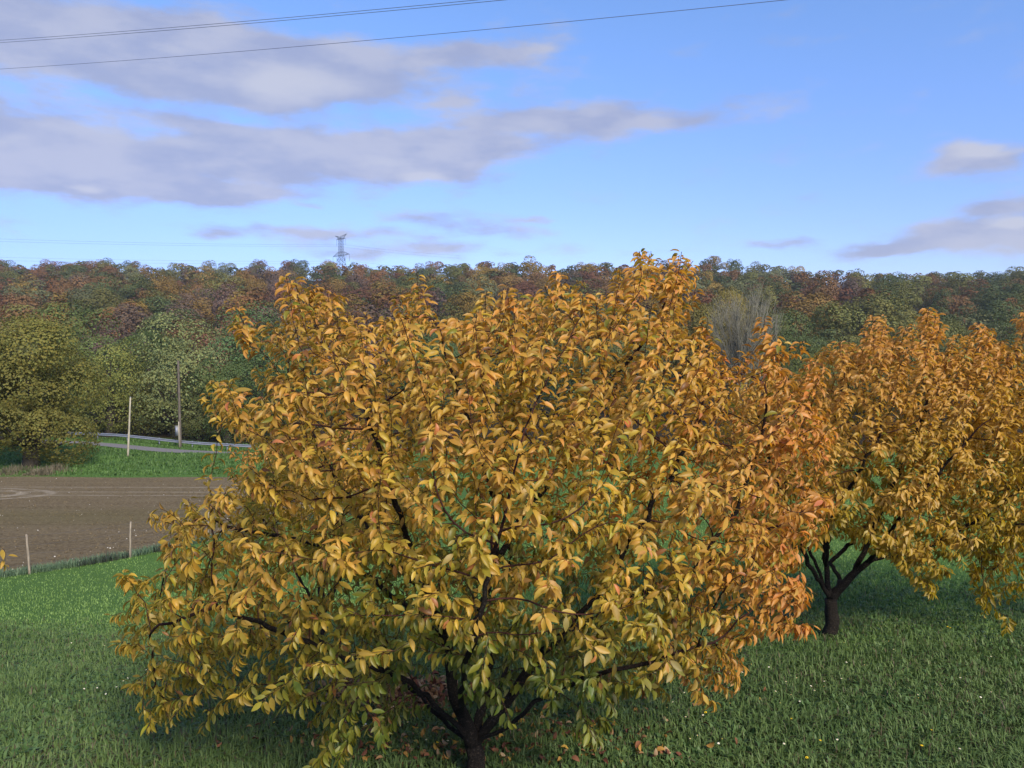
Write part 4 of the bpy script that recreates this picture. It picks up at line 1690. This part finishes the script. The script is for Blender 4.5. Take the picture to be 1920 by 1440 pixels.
POLY1 = [(250, 1345), (225, 1230), (203, 1140), (225, 1085), (255, 1035), (300, 1040), (330, 1010), (268, 990), (290, 945), (360, 925), (420, 915), (470, 880),
         (455, 840), (400, 812), (372, 760), (375, 700), (430, 712), (470, 740), (500, 700), (435, 670), (432, 590), (490, 590), (525, 620), (545, 600), (510, 530),
         (545, 512), (610, 550), (640, 540), (670, 590), (720, 590), (760, 590), (780, 515), (815, 520), (840, 580), (900, 545), (960, 545), (1010, 550),
         (1030, 500), (1075, 500), (1100, 550), (1150, 545), (1170, 480), (1225, 470), (1265, 450), (1305, 480), (1318, 560), (1330, 590), (1325, 640), (1345, 655),
         (1400, 640), (1415, 580), (1442, 620), (1505, 630), (1548, 670), (1560, 705), (1545, 780), (1580, 800), (1568, 870), (1545, 900), (1592, 930),
         (1588, 985), (1520, 1020), (1500, 1070), (1530, 1100), (1530, 1170), (1500, 1235), (1430, 1210), (1425, 1265), (1365, 1320), (1300, 1335), (1200, 1275), (1165, 1330),
         (1115, 1415), (1050, 1405), (1080, 1320), (1020, 1275), (960, 1360), (900, 1330), (840, 1260), (770, 1280), (765, 1400), (690, 1400), (680, 1450), (590, 1450),
         (570, 1400), (555, 1330), (500, 1330), (400, 1360), (290, 1375)]
b1 = np.array(at(893, 1440, 5.2))
b1[2] = H(b1[0], 5.2)
LIMBS1 = [
    [(893, 1480, 0), (893, 1440, 0), (891, 1398, 0)],
    [(886, 1398, 0), (868, 1340, -.05), (845, 1265, -.12), (838, 1200, -.15), (815, 1130, -.3), (770, 1030, -.45), (725, 900, -.6), (690, 780, -.7)],
    [(895, 1398, 0), (908, 1320, .08), (915, 1240, .15), (900, 1140, .2), (935, 1050, .3), (985, 960, .35), (1035, 900, .35), (1080, 850, .3), (1140, 730, .2), (1215, 630, .1), (1265, 530, .05)],
    [(896, 1400, 0), (955, 1310, -.02), (1010, 1225, -.08), (1110, 1130, -.25), (1160, 1060, -.4), (1230, 930, -.5), (1310, 800, -.5)],
    [(880, 1404, 0), (845, 1350, -.15), (800, 1305, -.25), (745, 1265, -.4), (650, 1235, -.6), (530, 1185, -.75), (410, 1140, -.8), (300, 1170, -.75)],
    [(838, 1200, -.15), (770, 1140, .0), (690, 1080, .1), (590, 1020, .1), (480, 1000, .0), (380, 970, -.05)],
    [(900, 1402, 0), (955, 1360, -.2), (1005, 1315, -.35), (1100, 1270, -.7), (1230, 1240, -.85), (1340, 1200, -.8)],
    [(1010, 1225, -.08), (1100, 1170, .25), (1200, 1110, .4), (1290, 1080, .35), (1380, 960, .3), (1425, 830, .25), (1440, 700, .2)],
    [(870, 1340, -.05), (862, 1300, -.5), (875, 1240, -1.0), (900, 1150, -1.35), (930, 1020, -1.45)],
    [(905, 1340, .05), (940, 1290, .6), (970, 1200, 1.1), (960, 1060, 1.35), (930, 900, 1.3)],
    [(815, 1130, -.3), (730, 1050, .5), (650, 930, .9), (580, 800, .9), (540, 700, .7)],
    [(935, 1050, .3), (930, 940, .2), (890, 820, 0), (850, 700, -.1), (815, 600, -.1)],
    [(1290, 1080, .35), (1400, 1010, .2), (1500, 960, .1), (1560, 945, .05)],
    [(880, 1404, 0), (840, 1365, .1), (808, 1330, .2), (770, 1290, .5), (700, 1240, .9)],
]
EX1 = [(545, 545, -.2), (555, 575, -.2), (795, 545, -.1), (1050, 530, 0), (1190, 500, .1), (1265, 480, .05), (1270, 510, .05), (395, 725, -.2), (440, 610, -.1), (1420, 612, .2),
       (1560, 950, .1), (225, 1140, -.6), (250, 1060, -.5), (290, 960, -.1), (1475, 1165, -.2), (1500, 1130, -.2), (1095, 1380, -.9), (720, 1370, -.9), (640, 1420, -.9),
       (600, 1400, -.8), (1300, 1310, -.7), (1430, 1200, -.5), (640, 560, .1), (260, 1330, -.6), (300, 1350, -.5), (1480, 1200, -.2)]
cherry_tree('biggest nearest cherry tree in golden autumn leaf filling the middle of the photo', b1, LIMBS1, POLY1, (880, 960, 740, 560), 5.2, 1.75, 3300, 42000, 0.071,
            tone_first, 0.072, EX1, seed=11, margin=28, hmin=.3)

# second tree, its low fork in full view
D2 = 9.0
b2 = ground_hit(1558, 1192, 6, 14)
D2 = float(b2[1])
POLY2 = [(1330, 1000), (1300, 900), (1320, 800), (1400, 720), (1500, 690), (1555, 640), (1600, 640), (1630, 590), (1655, 590), (1680, 640), (1715, 590), (1750, 575), (1780, 640), (1830, 600), (1880, 640),
         (1930, 720), (1980, 850), (1970, 980), (1920, 1060), (1850, 1070), (1790, 1060), (1745, 1120), (1715, 1110), (1680, 1085), (1640, 1050), (1600, 1020), (1530, 1030), (1480, 1075), (1420, 1060)]
LIMBS2 = [
    [(1558, 1195, 0), (1560, 1160, 0), (1558, 1122, 0)],
    [(1552, 1120, 0), (1527, 1075, -.1), (1503, 1030, -.2), (1488, 980, -.3), (1450, 880, -.4), (1420, 800, -.4)],
    [(1556, 1120, 0), (1548, 1060, .05), (1542, 980, .1), (1530, 880, .2), (1560, 780, .2), (1590, 700, .1)],
    [(1563, 1122, 0), (1592, 1085, 0), (1625, 1055, 0), (1660, 1042, 0), (1705, 1040, 0), (1780, 1005, -.1), (1860, 960, -.2)],
    [(1592, 1085, 0), (1615, 1050, .1), (1640, 980, .2), (1690, 880, .3), (1740, 760, .2), (1745, 660, .1)],
    [(1556, 1120, 0), (1540, 1085, .3), (1515, 1020, .6), (1560, 900, 1.0), (1620, 800, 1.1)],
    [(1562, 1112, 0), (1575, 1085, .4), (1556, 1055, .7), (1650, 960, 1.2), (1740, 880, 1.2)],
    [(1548, 1060, .05), (1555, 980, -.5), (1600, 900, -.9), (1650, 820, -1.1)],
    [(1625, 1055, 0), (1680, 980, -.5), (1740, 910, -.9), (1800, 840, -.9)],
]
VIS2 = [(1490, 640), (1560, 600), (1920, 580), (1920, 1180), (1500, 1060), (1590, 960), (1560, 780)]
cherry_tree('second cherry tree, its dark forked trunk in full view on the grass', b2, LIMBS2, POLY2, (1640, 840, 380, 290), D2, 1.5, 2700, 27000, 0.083,
            tone_second, 0.08, [(1640, 612, 0), (1735, 600, .1), (1850, 620, 0), (1725, 1100, -.5)], seed=23, vis_poly=VIS2, margin=18, r_tip=.0024)

# third tree: trunk beyond the right edge, crown reaching in
b3 = np.array(at(2090, 1150, 9.2))
b3[2] = H(b3[0], 9.2)
POLY3 = [(1800, 760), (1840, 650), (1865, 610), (1885, 650), (1915, 590), (1980, 570), (2060, 560), (2200, 560), (2330, 640), (2400, 800), (2400, 1000), (2300, 1060), (2150, 1040),
         (2000, 1060), (1945, 1160), (1890, 1185), (1840, 1185), (1815, 1120), (1820, 1040), (1790, 950)]
LIMBS3 = [
    [(2090, 1180, 0), (2090, 1140, 0), (2088, 1110, 0)],
    [(2086, 1110, 0), (2050, 1060, -.1), (1990, 1000, -.3), (1920, 980, -.5), (1850, 1000, -.5)],
    [(2088, 1110, 0), (2070, 1030, 0), (2000, 900, -.1), (1930, 780, -.2), (1890, 680, -.2)],
    [(2090, 1110, 0), (2110, 1030, .1), (2130, 900, .1), (2100, 760, 0), (2090, 640, 0)],
    [(2092, 1110, 0), (2150, 1050, 0), (2230, 960, .2), (2290, 820, .3)],
    [(2088, 1110, 0), (2060, 1040, .6), (2020, 940, 1.0), (1970, 800, 1.1)],
    [(2088, 1110, 0), (2070, 1050, -.6), (2030, 960, -1.0), (1980, 840, -1.2)],
]
cherry_tree('cherry tree whose orange crown reaches in from beyond the right edge', b3, LIMBS3, POLY3, (2090, 840, 320, 300), 9.2, 1.4, 1600, 13500, 0.083,
            tone_second, 0.09, [(1905, 612, 0), (1870, 1160, -.5), (1900, 1150, -.5), (1855, 1120, -.5)], seed=31, margin=18, r_tip=.0024)

# fourth tree: behind the nearest one, its left side shows beyond the foliage
b4 = np.array(at(600, 1100, 9.5))
b4[2] = H(b4[0], 9.5)
POLY4 = [(425, 960), (432, 880), (425, 840), (445, 825), (480, 850), (520, 820), (580, 790), (660, 780), (740, 810), (790, 880), (800, 980), (740, 1060), (650, 1080), (560, 1060), (480, 1030), (430, 1010)]
py4 = to_px(b4)[1]
LIMBS4 = [
    [(600, py4 + 10, 0), (600, py4 - 40, 0), (600, py4 - 70, 0)],
    [(598, py4 - 70, 0), (560, 1080, -.2), (510, 1000, -.3), (460, 930, -.3)],
    [(600, py4 - 70, 0), (600, 1060, .1), (590, 950, .2), (580, 860, .2)],
    [(602, py4 - 70, 0), (640, 1080, 0), (690, 990, 0), (720, 890, 0)],
    [(600, py4 - 70, 0), (610, 1080, .5), (630, 1000, .8), (640, 880, .8)],
]
cherry_tree('small cherry tree behind the nearest, only its pinkish left twigs show before field and bank', b4, LIMBS4, POLY4, (610, 930, 190, 150), 9.5, 1.1, 600, 5400, 0.083,
            tone_second, 0.07, [(437, 850, 0), (432, 900, 0), (440, 960, 0)], seed=41, vis_poly=[(400, 800), (560, 800), (560, 1000), (400, 1000)], nparts=120, margin=14)

# fifth tree: left of the frame, one twig comes into view
b5 = np.array(at(-330, 1190, 9.0))
b5[2] = H(b5[0], 9.0)
POLY5 = [(-560, 1000), (-540, 850), (-450, 760), (-330, 720), (-200, 780), (-110, 900), (-60, 980), (0, 1025), (30, 1050), (20, 1075), (-60, 1090), (-150, 1110), (-300, 1100), (-450, 1100)]
py5 = to_px(b5)[1]
LIMBS5 = [
    [(-330, py5 + 10, 0), (-330, py5 - 40, 0), (-330, py5 - 70, 0)],
    [(-328, py5 - 70, 0), (-260, 1120, -.1), (-180, 1080, -.1), (-90, 1075, 0), (-40, 1072, 0), (2, 1052, 0), (12, 1042, 0)],
    [(-330, py5 - 70, 0), (-340, 1060, .1), (-330, 950, .2), (-320, 820, .2)],
    [(-332, py5 - 70, 0), (-400, 1080, 0), (-450, 990, 0), (-460, 880, 0)],
    [(-330, py5 - 70, 0), (-300, 1060, .6), (-260, 960, .8), (-240, 850, .8)],
]
cherry_tree('cherry tree beyond the left edge, one twig with curled pale leaves reaching in', b5, LIMBS5, POLY5, (-300, 930, 240, 190), 9.0, 1.1, 260, 1000, 0.12,
            tone_second, 0.08, [], seed=47, nparts=60, margin=24)

# ------------------------------------------------------------------ flowers and fallen leaves


def flower(name, petals, center, pr, pw, h):
    mb_p, mb_c, mb_s = MB(), MB(), MB()
    for k in range(petals):
        a = k / petals * 2 * math.pi
        u = np.array([math.cos(a), math.sin(a), 0])
        v = np.array([-math.sin(a), math.cos(a), 0])
        z = np.array([0, 0, h])
        mb_p.add([z + u * pr * .2, z + u * pr * .7 + v * pw + [0, 0, .002], z + u * pr + [0, 0, .001], z + u * pr * .7 - v * pw + [0, 0, .002]], [[0, 1, 2, 3]], 4)
    mb_c.tube([(0, 0, h - .002), (0, 0, h + .004)], [pr * .35, pr * .22], 6)
    mb_s.tube([(0, 0, -.02), (.004, 0, h * .5), (0, 0, h)], .0016, 4)
    return mb_p.mesh('petals', M_PETAL if center else M_YELLOW, False), mb_c.mesh('flower_centre', M_YELLOW), mb_s.mesh('stem', M_STEM)


DA = flower('daisy', 12, True, .0092, .0024, .085)
DY = flower('dandelion', 16, False, .012, .0026, .07)
rf = np.random.default_rng(9)


def put_flower(name, meshes, px, py, label, cat, group):
    p = ground_hit(px, py, 4.5, 40)
    e = empty(name, p, label, cat, group)
    e.rotation_euler = (rf.uniform(-.2, .2) + .25, rf.uniform(-.2, .2), rf.uniform(0, 6.28))
    for nm, me in zip(('petals', 'flower_centre', 'stem'), meshes):
        obj(nm, me, e)


zones = [((110, 450, 1195, 1345), 26, 'left of the nearest cherry tree'), ((1210, 1560, 1240, 1420), 30, 'right of the nearest cherry tree'), ((1560, 1900, 1200, 1430), 16, 'in front of the second cherry tree'), ((560, 860, 1330, 1425), 8, 'below the nearest cherry tree')]
for (x0, x1, y0, y1), cnt_, wh in zones:
    for k in range(cnt_):
        put_flower('daisy', DA, rf.uniform(x0, x1), rf.uniform(y0, y1), f'tiny white daisy in the grass {wh}', 'flower', f'daisies {wh}')
for k, (px, py) in enumerate(((818, 1409), (1480, 1362), (1534, 1405), (1325, 1347), (1742, 1386), (1510, 1434), (1775, 1185), (1784, 1188), (519, 1370), (1727, 1415))):
    put_flower('dandelion', DY, px, py, 'small yellow flower head in the coarse lawn grass', 'flower', 'yellow flowers in the lawn')

DEAD = [(0.20, 0.085, 0.045), (0.13, 0.05, 0.03), (0.27, 0.15, 0.07), (0.33, 0.23, 0.13)]
DEAD_ME = []
for k in range(5):
    V, F = leaf_template(rf.uniform(.5, 1.6), rf.uniform(.3, .8), rf.uniform(-.8, .8), .24)
    DEAD_ME.append((V, F, mesh_np('fallen_leaf', V, F, 3, M_DEAD)))


def lie(px, py, s):
    p = ground_hit(px, py, 4.5, 30)
    q = (Matrix.Translation(Vector(p) + Vector((0, 0, rf.uniform(.035, .075)))) @ Matrix.Rotation(rf.uniform(0, 6.28), 4, 'Z') @
         Matrix.Rotation(rf.uniform(-.5, .5), 4, 'X') @ Matrix.Rotation(rf.uniform(-.5, .5) + (math.pi if rf.random() < .4 else 0), 4, 'Y') @ Matrix.Scale(s, 4))
    return q


spots = [(rf.normal(900, 160), rf.uniform(1370, 1439)) for _ in range(34)] + [(rf.uniform(1190, 1300), rf.uniform(1390, 1438)) for _ in range(4)] + [(rf.uniform(560, 700), rf.uniform(1400, 1438)) for _ in range(6)]
for px, py in spots:
    o = bpy.data.objects.new('fallen_leaf', DEAD_ME[rf.integers(5)][2])
    COL.objects.link(o)
    o.matrix_world = lie(px, py, rf.uniform(.055, .085))
    o.color = (*(np.array(DEAD[rf.integers(4)]) * rf.uniform(.8, 1.2)), 1)
    side = 'left of' if px < 850 else ('right of' if px > 950 else 'around')
    tag(o, f'curled brown fallen leaf on the lawn {side} the nearest trunk', 'leaf', 'fallen leaves around the nearest trunk')
Vs, Fs, Cs, nv = [], [], [], 0
for k in range(900):
    px, py = rf.normal(735, 60), rf.normal(1312, 14)
    V, F, _ = DEAD_ME[rf.integers(5)]
    q = np.array(lie(px, py, rf.uniform(.07, .11)))
    VV = V @ q[:3, :3].T + q[:3, 3] + [0, 0, .03]
    Vs.append(VV)
    Fs.append(F + nv)
    nv += len(V)
    Cs.append(np.repeat((np.array(DEAD[rf.integers(4)]) * rf.uniform(.7, 1.1))[None], len(V), 0))
for k in range(420):
    px, py = rf.normal(900, 210), 1440 - abs(rf.normal(0, 75))
    V, F, _ = DEAD_ME[rf.integers(5)]
    q = np.array(lie(px, py, rf.uniform(.045, .085)))
    VV = V @ q[:3, :3].T + q[:3, 3]
    Vs.append(VV)
    Fs.append(F + nv)
    nv += len(V)
    Cs.append(np.repeat((np.array((DEAD + [(0.42, 0.26, 0.05), (0.36, 0.2, 0.05)])[rf.integers(6)]) * rf.uniform(.7, 1.1))[None], len(V), 0))
tag(obj('leaf_litter', mesh_np('leaf_litter', np.concatenate(Vs), np.concatenate(Fs), 3, M_DEADS, np.concatenate(Cs))), 'patch of brown fallen leaves raked up behind the nearest trunk', 'leaf litter', kind='stuff')
